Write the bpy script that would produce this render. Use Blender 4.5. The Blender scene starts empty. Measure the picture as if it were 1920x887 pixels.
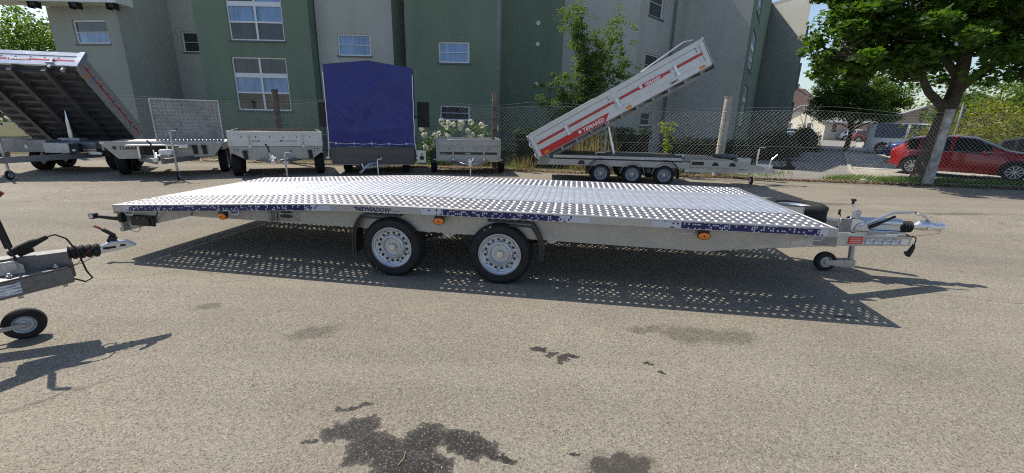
import bpy, bmesh, math, random
from mathutils import Vector, Matrix, Euler, noise
R = math.radians
PI = math.pi
rnd = random.Random(7)
SC = bpy.context.scene
COL = SC.collection

# ------------------------------------------------------------------ camera, sky, sun, exposure
cam_d = bpy.data.cameras.new('camera')
cam = bpy.data.objects.new('camera', cam_d); COL.objects.link(cam)
cam_d.sensor_width = 36; cam_d.lens = 786.682 / 1920 * 36
cam_d.clip_start = 0.05; cam_d.clip_end = 5000
_t, _r = .2699, .0224
cam.matrix_world = Matrix.Translation((0, 0, 1.6)) @ Matrix.Rotation(PI / 2 - _t, 4, 'X') @ Matrix.Rotation(_r, 4, 'Z')
SC.camera = cam
SUN_DIR = Vector((-.596, .445, 1.0)).normalized()          # towards the sun
w = bpy.data.worlds.new('World'); SC.world = w; w.use_nodes = True
nt = w.node_tree; nt.nodes.clear()
bg = nt.nodes.new('ShaderNodeBackground'); wo = nt.nodes.new('ShaderNodeOutputWorld')
sk = nt.nodes.new('ShaderNodeTexSky'); sk.sky_type = 'NISHITA'; sk.sun_disc = False
sk.sun_elevation = math.asin(SUN_DIR.z); sk.sun_rotation = math.atan2(SUN_DIR.x, SUN_DIR.y)
sk.air_density = 1.0; sk.dust_density = 1.2; sk.ozone_density = 1.0
bg.inputs[1].default_value = 0.12
nt.links.new(sk.outputs[0], bg.inputs[0]); nt.links.new(bg.outputs[0], wo.inputs[0])
sd = bpy.data.lights.new('sun', 'SUN'); sun = bpy.data.objects.new('sun', sd); COL.objects.link(sun)
sd.energy = 4.6; sd.angle = R(.5); sd.color = (1, .91, .78)
sun.rotation_euler = SUN_DIR.to_track_quat('Z', 'Y').to_euler()
SC.view_settings.view_transform = 'Standard'; SC.view_settings.look = 'None'
SC.view_settings.exposure = 0.45; SC.view_settings.gamma = 1
SC.cycles.max_bounces = 6
SC.cycles.filter_width = 1.1
SC.cycles.use_denoising = False
SC.cycles.sample_clamp_indirect = 1.5
SC.cycles.transparent_max_bounces = 8

# ------------------------------------------------------------------ materials
MAT = {}
class NT:
    def __init__(s, name):
        m = bpy.data.materials.new(name); m.use_nodes = True; s.m = m; s.t = m.node_tree
        s.b = s.t.nodes['Principled BSDF']; s.out = s.t.nodes['Material Output']; MAT[name] = m
        s.tc = None
    def n(s, typ, **k):
        x = s.t.nodes.new(typ)
        for a, v in k.items():
            if a in x.inputs.keys(): x.inputs[a].default_value = v
            else: setattr(x, a, v)
        return x
    def l(s, a, b): s.t.links.new(a, b)
    def co(s, kind='Object'):
        if s.tc is None: s.tc = s.n('ShaderNodeTexCoord')
        return s.tc.outputs[kind]
    def pos(s):
        return s.n('ShaderNodeNewGeometry').outputs['Position']
    def noise(s, scale, detail=4, rough=.5, vec=None, dist=0):
        x = s.n('ShaderNodeTexNoise'); x.inputs['Scale'].default_value = scale; x.inputs['Detail'].default_value = detail
        x.inputs['Roughness'].default_value = rough; x.inputs['Distortion'].default_value = dist
        s.l(vec if vec is not None else s.co(), x.inputs['Vector']); return x.outputs['Fac']
    def vor(s, scale, feature='F1', vec=None, out='Distance'):
        x = s.n('ShaderNodeTexVoronoi'); x.feature = feature; x.inputs['Scale'].default_value = scale
        s.l(vec if vec is not None else s.co(), x.inputs['Vector']); return x.outputs[out]
    def ramp(s, fac, stops):
        x = s.n('ShaderNodeValToRGB'); e = x.color_ramp.elements
        while len(e) < len(stops): e.new(.5)
        for i, (p, c) in enumerate(stops):
            e[i].position = p; e[i].color = (c, c, c, 1) if isinstance(c, (int, float)) else (*c, 1)
        s.l(fac, x.inputs[0]); return x.outputs[0]
    def mix(s, fac, a, b, blend='MIX'):
        x = s.n('ShaderNodeMix'); x.data_type = 'RGBA'; x.blend_type = blend
        for i, v in ((0, fac), (6, a), (7, b)):
            if isinstance(v, bpy.types.NodeSocket): s.l(v, x.inputs[i])
            elif i == 0: x.inputs[0].default_value = v
            else: x.inputs[i].default_value = (*v, 1)
        return x.outputs[2]
    def math(s, op, a, b=None, c=None, clamp=False):
        x = s.n('ShaderNodeMath'); x.operation = op; x.use_clamp = clamp
        for i, v in enumerate((a, b, c)):
            if v is None: continue
            if isinstance(v, bpy.types.NodeSocket): s.l(v, x.inputs[i])
            else: x.inputs[i].default_value = v
        return x.outputs[0]
    def bump(s, h, strength, dist):
        x = s.n('ShaderNodeBump'); x.inputs['Strength'].default_value = strength; x.inputs['Distance'].default_value = dist
        s.l(h, x.inputs['Height']); s.l(x.outputs[0], s.b.inputs['Normal'])
    def set(s, col=None, rough=None, metal=None, spec=None):
        for k, v in (('Base Color', col), ('Roughness', rough), ('Metallic', metal), ('Specular IOR Level', spec)):
            if v is None: continue
            if isinstance(v, bpy.types.NodeSocket): s.l(v, s.b.inputs[k])
            elif k == 'Base Color': s.b.inputs[k].default_value = (*v, 1)
            else: s.b.inputs[k].default_value = v
        return s

def simple(name, col, rough=.5, metal=0, spec=.5, var=.12, scale=6, bump=0, bscale=60):
    t = NT(name)
    f = t.noise(scale, 5, .6)
    c = t.mix(t.ramp(f, [(.3, 0.0), (.7, 1.0)]), tuple(v * (1 - var) for v in col), tuple(min(1, v * (1 + var)) for v in col))
    r = t.math('ADD', t.math('MULTIPLY', t.noise(scale * 3, 4), .2), max(.02, rough - .1))
    t.set(c, r, metal, spec)
    if bump: t.bump(t.noise(bscale, 3), bump, .005)
    return t.m

def galv(name, base=.5, rough=.38, metal=.85, sp=45, tint=(1, 1, 1.03), dirt=.25, ct=.5):
    t = NT(name)
    v = t.vor(sp, out='Color'); sep = t.n('ShaderNodeSeparateColor'); t.l(v, sep.inputs[0])
    v2 = t.vor(sp * .35, out='Color'); sep2 = t.n('ShaderNodeSeparateColor'); t.l(v2, sep2.inputs[0])
    f = t.math('ADD', t.math('MULTIPLY', sep.outputs[0], .6), t.math('MULTIPLY', sep2.outputs[1], .4))
    lo = tuple(base * (1 - .56 * ct) * k for k in tint); hi = tuple(min(1, base * (1 + .4 * ct) * k) for k in tint)
    c = t.mix(f, lo, hi)
    d = t.ramp(t.noise(3.5, 6, .65), [(.42, 0.0), (.75, 1.0)])
    c = t.mix(t.math('MULTIPLY', d, dirt), c, (.16, .14, .11))
    t.set(c, t.math('ADD', t.math('MULTIPLY', sep.outputs[2], .16 if ct > .3 else .05), t.math('ADD', rough - .06, t.math('MULTIPLY', d, .15))), metal)
    return t.m

galv('galv', .50, .42, .8, 60, ct=.35)
galv('galv_dull', .30, .45, .7, 50, dirt=.4, ct=.4)
galv('galv_bright', .72, .3, .9, 90, dirt=.08, ct=.22)
galv('galv_blue', .60, .26, .95, 90, (.93, 1, 1.1), dirt=.04, ct=.15)
galv('aluminium', .45, .44, .85, 90, (1, 1, 1.03), dirt=.10, ct=.15)
galv('aluminium_rib_sheen', .64, .44, .82, 120, (.92, .98, 1.08), dirt=.03, ct=.15)  # brighter, bluer base paints in sun and sky sheen on the centre ribs
galv('zinc_panel', .60, .42, .5, 150, (1, 1, 1.01), dirt=.08, ct=.12)
galv('panel_grey', .40, .42, .45, 130, (1, .99, .96), dirt=.22, ct=.25)
galv('anthracite', .085, .4, .2, 90, (1, 1, 1.06), dirt=.1, ct=.2)
simple('rubber', (.018, .018, .019), .75, spec=.35, var=.35, scale=9, bump=.25, bscale=90)
simple('black_plastic', (.014, .014, .016), .5, spec=.4, var=.2, bump=.1)
simple('fender_plastic', (.02, .02, .023), .48, spec=.5, var=.25, bump=.15, bscale=150)
simple('rim_silver', (.50, .53, .58), .38, metal=.55, var=.08)
simple('rim_grey', (.30, .31, .34), .4, metal=.5, var=.1)
simple('hub_silver', (.68, .68, .66), .35, metal=.8)
simple('chrome', (.8, .82, .85), .14, metal=1, var=.05)
simple('red_plastic', (.55, .02, .015), .35)
simple('dark_red', (.16, .018, .014), .4)
simple('orange_lens', (.75, .2, .01), .22)
simple('white_plastic', (.75, .76, .76), .35)
simple('white_paint', (.78, .79, .8), .4, var=.04)
simple('red_stripe', (.50, .015, .02), .35, var=.06)
simple('navy_print', (.012, .014, .11), .35, var=.05)
simple('black_print', (.02, .02, .022), .4)
simple('sticker_white', (.74, .76, .8), .4, var=.06, scale=30)
simple('sticker_text', (.25, .26, .3), .5)
simple('sticker_red', (.62, .03, .02), .4, var=.08, scale=30)
simple('tarp_lace', (.75, .76, .78), .6)
simple('wood_board', (.20, .17, .12), .7, var=.25, scale=14)
simple('rust_pipe', (.14, .115, .095), .8, var=.5, scale=5, bump=.3, bscale=40)
simple('concrete_post', (.36, .345, .31), .85, var=.3, scale=7, bump=.3, bscale=35)
simple('white_post', (.36, .355, .34), .8, var=.45, scale=6, bump=.4, bscale=30)
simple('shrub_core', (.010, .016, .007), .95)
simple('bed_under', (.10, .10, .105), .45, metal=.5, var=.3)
galv('galv_dark', .17, .45, .6, 60, dirt=.3, ct=.35)
simple('fence_wire', (.46, .46, .44), .45, metal=.25, var=.2)
simple('window_frame', (.72, .74, .76), .4, var=.04)
simple('window_sill', (.10, .105, .11), .5)
simple('reveal', (.3, .31, .31), .8)
simple('pipe_metal', (.16, .165, .17), .45, metal=.4)
simple('soffit_white', (.7, .71, .72), .6)
simple('bark', (.075, .06, .045), .9, var=.45, scale=5, bump=.8, bscale=14)
simple('twig', (.17, .13, .08), .9)
simple('kerb', (.34, .33, .3), .85, var=.2, bump=.3, bscale=40)
simple('soil', (.13, .1, .07), .95, var=.4, scale=10, bump=.6, bscale=40)
simple('interior_dark', (.02, .021, .022), .8)
simple('car_black', (.012, .012, .013), .5)
simple('car_glass', (.012, .016, .02), .06, spec=.8, var=.05)
simple('lamp_clear', (.6, .62, .64), .12, metal=.3)
simple('lamp_red', (.45, .01, .01), .15)
simple('alloy', (.55, .56, .58), .3, metal=.7)
simple('roof_grey', (.26, .255, .25), .8, var=.25, scale=3, bump=.5, bscale=12)
simple('roof_brown', (.15, .09, .07), .85, var=.3, scale=3, bump=.5, bscale=12)
simple('render_pink', (.55, .42, .33), .85, var=.15, scale=1.5)
simple('render_cream', (.58, .54, .44), .85, var=.12, scale=1.5)
simple('sign_blue', (.02, .10, .42), .4)
simple('pole_grey', (.35, .36, .37), .5, metal=.3)

def car_paint(name, col):
    t = NT(name); t.set(col, .3, .15); t.b.inputs['Coat Weight'].default_value = .8; t.b.inputs['Coat Roughness'].default_value = .05
    f = t.noise(900, 2); t.l(t.mix(t.math('MULTIPLY', f, .4), col, tuple(v * .6 for v in col)), t.b.inputs['Base Color'])
car_paint('paint_red', (.38, .008, .010)); car_paint('paint_silver', (.72, .73, .72)); car_paint('paint_white', (.72, .73, .74))
car_paint('paint_blue', (.015, .05, .28)); car_paint('paint_dark_red', (.16, .015, .02)); car_paint('paint_dark', (.05, .055, .07))
car_paint('paint_pale_blue', (.4, .5, .6))

def plaster(name, col, streak=.55):
    t = NT(name); p = t.pos()
    mp = t.n('ShaderNodeMapping'); mp.inputs['Scale'].default_value = (1, 1, .12); t.l(p, mp.inputs[0])
    s1 = t.ramp(t.noise(1.1, 6, .62, mp.outputs[0]), [(.35, 0.0), (.72, 1.0)])
    s2 = t.ramp(t.noise(.35, 5, .6, p), [(.35, 0.0), (.7, 1.0)])
    s3 = t.noise(60, 4, .7, p)
    c = t.mix(t.math('MULTIPLY', s1, streak), col, tuple(v * .62 for v in col))
    c = t.mix(t.math('MULTIPLY', s2, .5), c, tuple(min(1, v * 1.25) for v in col))
    c = t.mix(t.math('MULTIPLY', s3, .35), c, tuple(v * .6 for v in col))
    t.set(c, .92, 0, .2); t.bump(t.noise(90, 3, .6, p), .5, .01); return t.m
plaster('plaster_grey', (.47, .485, .45)); plaster('plaster_green', (.185, .245, .18)); plaster('plaster_light', (.33, .355, .325), .4)

def glassmat(name, col, rough=.04):
    t = NT(name); p = t.pos()
    c = t.mix(t.ramp(t.noise(.9, 3, .5, p), [(.35, 0.0), (.65, 1.0)]), tuple(v * .6 for v in col), col)
    mq = t.n('ShaderNodeMapping'); mq.inputs['Scale'].default_value = (7, 7, .5); t.l(p, mq.inputs[0]); c = t.mix(t.math('MULTIPLY', t.ramp(t.noise(1.5, 3, .6, mq.outputs[0]), [(.4, 0.0), (.7, 1.0)]), .45), c, tuple(min(1, v * 1.9 + .03) for v in col))
    t.set(c, rough, 0, .6); t.b.inputs['IOR'].default_value = 1.5
    t.b.inputs['Coat Weight'].default_value = .3; t.b.inputs['Coat Roughness'].default_value = .02
    t.bump(t.noise(1.3, 2, .5, p), .08, .05)
glassmat('glass_dark', (.035, .04, .045)); glassmat('glass_sky_blind', (.17, .29, .50), .12)  # bluish pane colour has reflected sky painted in, along with the blinds

def t_warp(t, p, a):
    n = t.n('ShaderNodeTexNoise'); n.inputs['Scale'].default_value = 2.2; n.inputs['Detail'].default_value = 6; t.l(p, n.inputs['Vector'])
    s = t.n('ShaderNodeVectorMath'); s.operation = 'SCALE'; t.l(n.outputs['Color'], s.inputs[0]); s.inputs['Scale'].default_value = a
    d = t.n('ShaderNodeVectorMath'); d.operation = 'ADD'; t.l(p, d.inputs[0]); t.l(s.outputs[0], d.inputs[1]); return d.outputs[0]
def asphalt():
    t = NT('asphalt'); p = t.pos()
    big = t.noise(.22, 5, .55, p); med = t.noise(1.3, 6, .6, p); fine = t.noise(45, 5, .75, p)
    mp = t.n('ShaderNodeMapping'); mp.inputs['Scale'].default_value = (.25, 1.2, 1); mp.inputs['Rotation'].default_value = (0, 0, .12); t.l(p, mp.inputs[0])
    lanes = t.noise(.9, 5, .6, mp.outputs[0])
    v = t.vor(115, out='Color', vec=p); sv = t.n('ShaderNodeSeparateColor'); t.l(v, sv.inputs[0])
    v2 = t.vor(230, out='Color', vec=p); sv2 = t.n('ShaderNodeSeparateColor'); t.l(v2, sv2.inputs[0])
    c = t.mix(t.ramp(big, [(.35, 0.0), (.65, 1.0)]), (.232, .213, .163), (.332, .308, .242))
    c = t.mix(t.math('MULTIPLY', t.ramp(med, [(.4, 0.0), (.62, 1.0)]), .35), c, (.225, .19, .155))
    c = t.mix(t.math('MULTIPLY', t.ramp(lanes, [(.5, 0.0), (.68, 1.0)]), .38), c, (.165, .158, .145))
    agg = t.math('ADD', t.math('MULTIPLY', sv.outputs[0], .55), t.math('MULTIPLY', sv2.outputs[0], .45))
    c = t.mix(t.ramp(agg, [(.10, .9), (.40, 0.0)]), c, (.055, .052, .05))
    c = t.mix(t.math('MULTIPLY', t.ramp(agg, [(.68, 0.0), (.95, 1.0)]), .5), c, (.55, .53, .48))
    c = t.mix(t.math('MULTIPLY', t.ramp(fine, [(.35, 1.0), (.6, 0.0)]), .35), c, (.10, .093, .085))
    mt = t.n('ShaderNodeMapping'); mt.inputs['Rotation'].default_value = (0, 0, .16); mt.inputs['Scale'].default_value = (.05, 1.0, 1); t.l(p, mt.inputs[0])
    tr = t.noise(1.9, 4, .55, mt.outputs[0]); c = t.mix(t.math('MULTIPLY', t.ramp(tr, [(.52, 0.0), (.66, 1.0)]), .15), c, (.13, .125, .115)); c = t.mix(t.math('MULTIPLY', t.ramp(tr, [(.34, 1.0), (.48, 0.0)]), .12), c, (.42, .39, .34))
    ck = t.vor(.42, 'DISTANCE_TO_EDGE', t_warp(t, p, .5)); c = t.mix(t.math('MULTIPLY', t.ramp(ck, [(.0, .55), (.006, 0.0)]), t.ramp(big, [(.45, 0.0), (.6, 1.0)])), c, (.06, .055, .05))
    # oil and water stains: ellipses with a ragged noise edge
    n1 = t.n('ShaderNodeTexNoise'); n1.inputs['Scale'].default_value = 5.5; n1.inputs['Detail'].default_value = 8; n1.inputs['Roughness'].default_value = .68; t.l(p, n1.inputs['Vector'])
    off = t.n('ShaderNodeVectorMath'); off.operation = 'SUBTRACT'; t.l(n1.outputs['Color'], off.inputs[0]); off.inputs[1].default_value = (.5, .5, .5)
    sc = t.n('ShaderNodeVectorMath'); sc.operation = 'SCALE'; t.l(off.outputs[0], sc.inputs[0]); sc.inputs['Scale'].default_value = .30
    pw = t.n('ShaderNodeVectorMath'); pw.operation = 'ADD'; t.l(p, pw.inputs[0]); t.l(sc.outputs[0], pw.inputs[1])
    def blobs(lst):
        cur = None
        for (x, y, rx, ry, rot) in lst:
            m = t.n('ShaderNodeMapping'); m.vector_type = 'TEXTURE'
            m.inputs['Location'].default_value = (x, y, 0); m.inputs['Rotation'].default_value = (0, 0, rot); m.inputs['Scale'].default_value = (rx, ry, 1000)
            t.l(pw.outputs[0], m.inputs[0])
            L = t.n('ShaderNodeVectorMath'); L.operation = 'LENGTH'; t.l(m.outputs[0], L.inputs[0])
            cur = L.outputs['Value'] if cur is None else t.math('MINIMUM', cur, L.outputs['Value'])
        return cur
    dark = blobs(STAINS_DARK); f = t.ramp(dark, [(.68, 1.0), (.96, .78), (1.18, 0.0)])
    f = t.math('MULTIPLY', f, t.ramp(agg, [(.6, .97), (.92, .5)]))
    c = t.mix(f, c, t.mix(t.ramp(med, [(.35, 0.0), (.65, 1.0)]), (.012, .012, .014), (.030, .029, .029)))
    soft = blobs(STAINS_SOFT); f2 = t.math('MULTIPLY', t.ramp(soft, [(.55, .72), (1.15, 0.0)]), t.ramp(agg, [(.3, 1.0), (.9, .4)]))
    c = t.mix(f2, c, (.075, .066, .055))
    t.set(c, t.math('SUBTRACT', .93, t.math('MULTIPLY', f, .2)), 0, .25)
    h = t.math('ADD', t.math('MULTIPLY', agg, .7), t.math('MULTIPLY', fine, .6))
    t.bump(h, 1.0, .007); return t.m
STAINS_DARK = [(-.82, 1.86, .14, .10, .2), (-.62, 1.72, .22, .12, -.2), (-.42, 1.80, .12, .12, 0), (-.20, 1.78, .16, .10, -.5), (-.45, 1.6, .2, .12, 0), (-.02, 1.71, .10, .03, -.3),
               (-1.0, 1.80, .05, .022, .2), (-.86, 2.05, .11, .028, .25), (.55, 1.655, .16, .085, 0), (.33, 1.74, .03, .02, 0),
               (.30, 2.66, .07, .035, .4), (.42, 2.60, .10, .045, .1), (.20, 2.70, .05, .04, 0), (.98, 2.58, .05, .02, 0), (1.03, 2.45, .03, .03, 0), (2.95, 3.4, .1, .02, 0)]
STAINS_SOFT = [(1.40, 2.98, .26, .17, 0), (1.72, 2.98, .3, .15, .1), (1.1, 3.08, .2, .08, .2), (6.5, 9.0, 1.3, .22, 0), (8.8, 8.2, .9, .15, .1), (4.3, 2.35, .3, .05, .4), (.55, 1.66, .24, .12, 0),
               (-1.5, 2.9, .25, .12, .4), (-2.6, 3.3, .12, .06, 0), (-6, 7.0, 1.2, .3, 0)]
asphalt()
def road():
    t = NT('road_asphalt'); p = t.pos()
    a = t.noise(.5, 5, .6, p); f = t.noise(50, 4, .7, p)
    c = t.mix(t.ramp(a, [(.35, 0.0), (.65, 1.0)]), (.20, .195, .185), (.27, .262, .245))
    c = t.mix(t.math('MULTIPLY', f, .5), c, (.12, .12, .12)); t.set(c, .9, 0, .3); t.bump(f, .5, .01)
road()
def ground_mat(name, c1, c2, s):
    t = NT(name); p = t.pos(); c = t.mix(t.ramp(t.noise(s, 6, .7, p), [(.35, 0.0), (.65, 1.0)]), c1, c2); t.set(c, .95, 0, .1); t.bump(t.noise(s * 20, 4, .7, p), .8, .03)
ground_mat('lawn_soil', (.05, .06, .025), (.11, .10, .05), 1.5); ground_mat('far_ground', (.16, .155, .14), (.22, .21, .19), .05)
ground_mat('paving', (.30, .285, .255), (.38, .365, .33), .8)

def leaf(name, c1, c2, trans=.35, rough=.5):
    t = NT(name)
    g = t.n('ShaderNodeNewGeometry'); rp = g.outputs['Random Per Island']
    nz = t.noise(.9, 3, .5, g.outputs['Position'])
    f = t.math('ADD', t.math('MULTIPLY', rp, .6), t.math('MULTIPLY', nz, .4))
    c = t.mix(t.ramp(f, [(.15, 0.0), (.85, 1.0)]), c1, c2)
    t.set(c, rough, 0, .35)
    tr = t.n('ShaderNodeBsdfTranslucent'); t.l(t.mix(.5, c, tuple(min(1, v * 2.2) for v in (c2[0] * 1.1, c2[1] * 1.25, c2[2] * .4))), tr.inputs['Color'])
    ms = t.n('ShaderNodeMixShader'); ms.inputs[0].default_value = trans
    t.l(t.b.outputs[0], ms.inputs[1]); t.l(tr.outputs[0], ms.inputs[2]); t.l(ms.outputs[0], t.out.inputs[0])
leaf('leaf_maple', (.018, .045, .008), (.080, .155, .018), .34)
leaf('leaf_apple', (.035, .07, .018), (.12, .18, .04), .4)
leaf('leaf_far', (.035, .07, .016), (.10, .16, .035), .45)
leaf('leaf_yellow', (.07, .10, .012), (.22, .22, .03), .35)
leaf('leaf_hedge', (.012, .03, .01), (.035, .07, .018), .2)
leaf('leaf_hydrangea', (.03, .07, .02), (.07, .13, .035), .3)
leaf('leaf_vine', (.12, .17, .03), (.32, .36, .09), .4)
leaf('petal_white', (.6, .62, .52), (.78, .79, .72), .3)
leaf('dry_grass', (.25, .19, .10), (.48, .38, .22), .2)
leaf('grass_green', (.05, .10, .015), (.14, .22, .04), .4)
leaf('leaf_litter', (.13, .075, .04), (.42, .30, .19), .05)
leaf('shadow_tree', (.02, .04, .012), (.04, .07, .02), .2)

def tarp():
    t = NT('tarp_blue'); p = t.co()
    t.set(t.mix(t.noise(2, 4), (.008, .013, .15), (.013, .021, .21)), .30, 0, .5)
    mp = t.n('ShaderNodeMapping'); mp.inputs['Scale'].default_value = (1, 1, .7); mp.inputs['Rotation'].default_value = (0, .5, 0); t.l(p, mp.inputs[0])
    t.bump(t.noise(1.3, 2, .45, mp.outputs[0], 1.6), .6, .12)
tarp()
def brick(name, c1, c2, mortar, scale):
    t = NT(name); b = t.n('ShaderNodeTexBrick'); b.inputs['Color1'].default_value = (*c1, 1); b.inputs['Color2'].default_value = (*c2, 1); b.inputs['Mortar'].default_value = (*mortar, 1)
    b.inputs['Scale'].default_value = scale; mp = t.n('ShaderNodeMapping'); mp.inputs['Rotation'].default_value = (PI / 2, 0, 0); t.l(t.co(), mp.inputs[0]); t.l(mp.outputs[0], b.inputs[0])
    t.set(b.outputs[0], .9)
brick('brick_wall', (.24, .11, .07), (.33, .17, .11), (.35, .32, .28), 3)
def sticker_band():
    # navy band of little hexagon dots, printed flat; the dots thin out towards the ends of each stretch
    t = NT('dot_band'); p = t.co()
    mp = t.n('ShaderNodeMapping'); mp.inputs['Scale'].default_value = (1, 0, 1); t.l(p, mp.inputs[0])
    v = t.n('ShaderNodeTexVoronoi'); v.inputs['Scale'].default_value = 52; v.inputs['Randomness'].default_value = .0; v.voronoi_dimensions = '3D'; t.l(mp.outputs[0], v.inputs['Vector'])
    sc = t.n('ShaderNodeSeparateColor'); t.l(v.outputs['Color'], sc.inputs[0])
    sx = t.n('ShaderNodeSeparateXYZ'); t.l(p, sx.inputs[0]); x = sx.outputs[0]
    cur = None
    for a, b in ((-3.09, -.70), (.36, 1.88), (2.62, 4.02)):
        lo = .12 if a < -3 else .30; hi = .30 if b < 4 else .1
        f = t.math('MINIMUM', t.math('DIVIDE', t.math('SUBTRACT', x, a), lo, clamp=True), t.math('DIVIDE', t.math('SUBTRACT', b, x), hi, clamp=True), clamp=True)
        cur = f if cur is None else t.math('MAXIMUM', cur, f)
    dens = t.math('MULTIPLY', cur, .70)
    navy = t.math('LESS_THAN', sc.outputs[0], dens)
    big = t.math('LESS_THAN', v.outputs['Distance'], .52); sml = t.math('LESS_THAN', v.outputs['Distance'], .40)
    core = t.math('SUBTRACT', 1.0, t.math('MULTIPLY', t.math('SUBTRACT', 1.0, navy), sml)); edge = t.math('MULTIPLY', navy, big); hi_ = t.math('GREATER_THAN', cur, .62)
    isn = t.math('ADD', t.math('MULTIPLY', core, hi_), t.math('MULTIPLY', edge, t.math('SUBTRACT', 1.0, hi_)))
    c = t.mix(isn, (.5, .53, .62), (.012, .014, .10)); t.set(c, .35, .2)
sticker_band()
def labelmat():
    t = NT('label_print'); p = t.co('Object')
    mp = t.n('ShaderNodeMapping'); mp.inputs['Scale'].default_value = (18, 18, 110); t.l(p, mp.inputs[0])
    f = t.ramp(t.noise(1, 2, .5, mp.outputs[0]), [(.48, 0.0), (.52, 1.0)])
    t.set(t.mix(t.math('MULTIPLY', f, .75), (.72, .74, .78), (.12, .13, .2)), .45)
labelmat()

# ------------------------------------------------------------------ mesh builder
class MB:
    def __init__(s): s.v = []; s.f = []; s.mi = []; s.sm = []
    def add(s, vs, fs, mi=0, smooth=False):
        o = len(s.v); s.v.extend([tuple(v) for v in vs])
        for f in fs: s.f.append(tuple(i + o for i in f)); s.mi.append(mi); s.sm.append(smooth)
        return s
    def box(s, x0, x1, y0, y1, z0, z1, mi=0):
        v = [(x, y, z) for z in (z0, z1) for y in (y0, y1) for x in (x0, x1)]
        return s.add(v, [(0, 2, 3, 1), (4, 5, 7, 6), (0, 1, 5, 4), (2, 6, 7, 3), (0, 4, 6, 2), (1, 3, 7, 5)], mi)
    def obox(s, m, sx, sy, sz, mi=0):
        v = [m @ Vector((x * sx / 2, y * sy / 2, z * sz / 2)) for z in (-1, 1) for y in (-1, 1) for x in (-1, 1)]
        return s.add(v, [(0, 2, 3, 1), (4, 5, 7, 6), (0, 1, 5, 4), (2, 6, 7, 3), (0, 4, 6, 2), (1, 3, 7, 5)], mi)
    def bar(s, a, b, wd, ht, up=(0, 0, 1), ht2=None, wd2=None):
        a = Vector(a); b = Vector(b); d = (b - a).normalized(); u = Vector(up); sd_ = d.cross(u)
        if sd_.length < 1e-4: sd_ = d.cross(Vector((0, 1, 0)))
        sd_.normalize(); u = sd_.cross(d).normalized(); ht2 = ht2 or ht; wd2 = wd2 or wd
        v = []
        for p, W, h in ((a, wd, ht), (b, wd2, ht2)):
            for i, j in ((-1, -1), (1, -1), (1, 1), (-1, 1)): v.append(p + sd_ * (i * W / 2) + u * (j * h / 2))
        return s.add(v, [(0, 1, 2, 3), (7, 6, 5, 4), (0, 4, 5, 1), (1, 5, 6, 2), (2, 6, 7, 3), (3, 7, 4, 0)])
    def tube(s, pts, r, n=8, caps=True, r2=None):
        pts = [Vector(p) for p in pts]; rings = []; N = len(pts); prev = None
        for i, p in enumerate(pts):
            d = (pts[min(i + 1, N - 1)] - pts[max(i - 1, 0)]).normalized()
            if prev is None: a = d.orthogonal().normalized()
            else:
                a = prev - d * prev.dot(d)
                a = a.normalized() if a.length > 1e-5 else d.orthogonal().normalized()
            prev = a; b = d.cross(a)
            rr = r[i] if isinstance(r, (list, tuple)) else (r if r2 is None else r + (r2 - r) * i / (N - 1))
            rings.append([p + (a * math.cos(2 * PI * k / n) + b * math.sin(2 * PI * k / n)) * rr for k in range(n)])
        v = [q for ring in rings for q in ring]; f = []
        for i in range(N - 1):
            for k in range(n): f.append((i * n + k, i * n + (k + 1) % n, (i + 1) * n + (k + 1) % n, (i + 1) * n + k))
        s.add(v, f, 0, True)
        if caps: s.add(rings[0], [tuple(range(n))[::-1]]); s.add(rings[-1], [tuple(range(n))])
        return s
    def lathe(s, prof, c=(0, 0, 0), axis='Y', n=24, smooth=True, mi=0):
        # prof: (radius, offset along axis)
        v = []; f = []; c = Vector(c)
        for (r, o) in prof:
            for k in range(n):
                a = 2 * PI * k / n; x, y = r * math.cos(a), r * math.sin(a)
                v.append(c + Vector({'Y': (x, o, y), 'Z': (x, y, o), 'X': (o, x, y)}[axis]))
        for i in range(len(prof) - 1):
            for k in range(n):
                q = (i * n + k, i * n + (k + 1) % n, (i + 1) * n + (k + 1) % n, (i + 1) * n + k)
                f.append(q if axis != 'Y' else q)
        return s.add(v, f, mi, smooth)
    def prism(s, poly, a0, a1, plane='XZ'):
        n = len(poly)
        mk = {'XZ': lambda p, t: (p[0], t, p[1]), 'YZ': lambda p, t: (t, p[0], p[1]), 'XY': lambda p, t: (p[0], p[1], t)}[plane]
        v = [mk(p, a0) for p in poly] + [mk(p, a1) for p in poly]
        f = [tuple(range(n)), tuple(range(2 * n - 1, n - 1, -1))] + [(i, i + n, (i + 1) % n + n, (i + 1) % n) for i in range(n)]
        return s.add(v, f)
    def hole_cell(s, mp, x0, x1, y0, y1, r, n=8, rings=(), z=0):
        # rectangle with a round opening; rings = [(radius, height), ...] inwards from r
        cx, cy = (x0 + x1) / 2, (y0 + y1) / 2; a, b = (x1 - x0) / 2, (y1 - y0) / 2; v = []; f = []
        for k in range(n):
            t = 2 * PI * k / n; c, q = math.cos(t), math.sin(t); m = max(abs(c), abs(q)); v.append(mp(cx + a * c / m, cy + b * q / m, z))
        allr = [(r, z)] + list(rings)
        for (rr, zz) in allr:
            for k in range(n):
                t = 2 * PI * k / n; v.append(mp(cx + rr * math.cos(t), cy + rr * math.sin(t), zz))
        for j in range(len(allr)):
            for k in range(n): f.append((j * n + k, j * n + (k + 1) % n, (j + 1) * n + (k + 1) % n, (j + 1) * n + k))
        return s.add(v, f)
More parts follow.
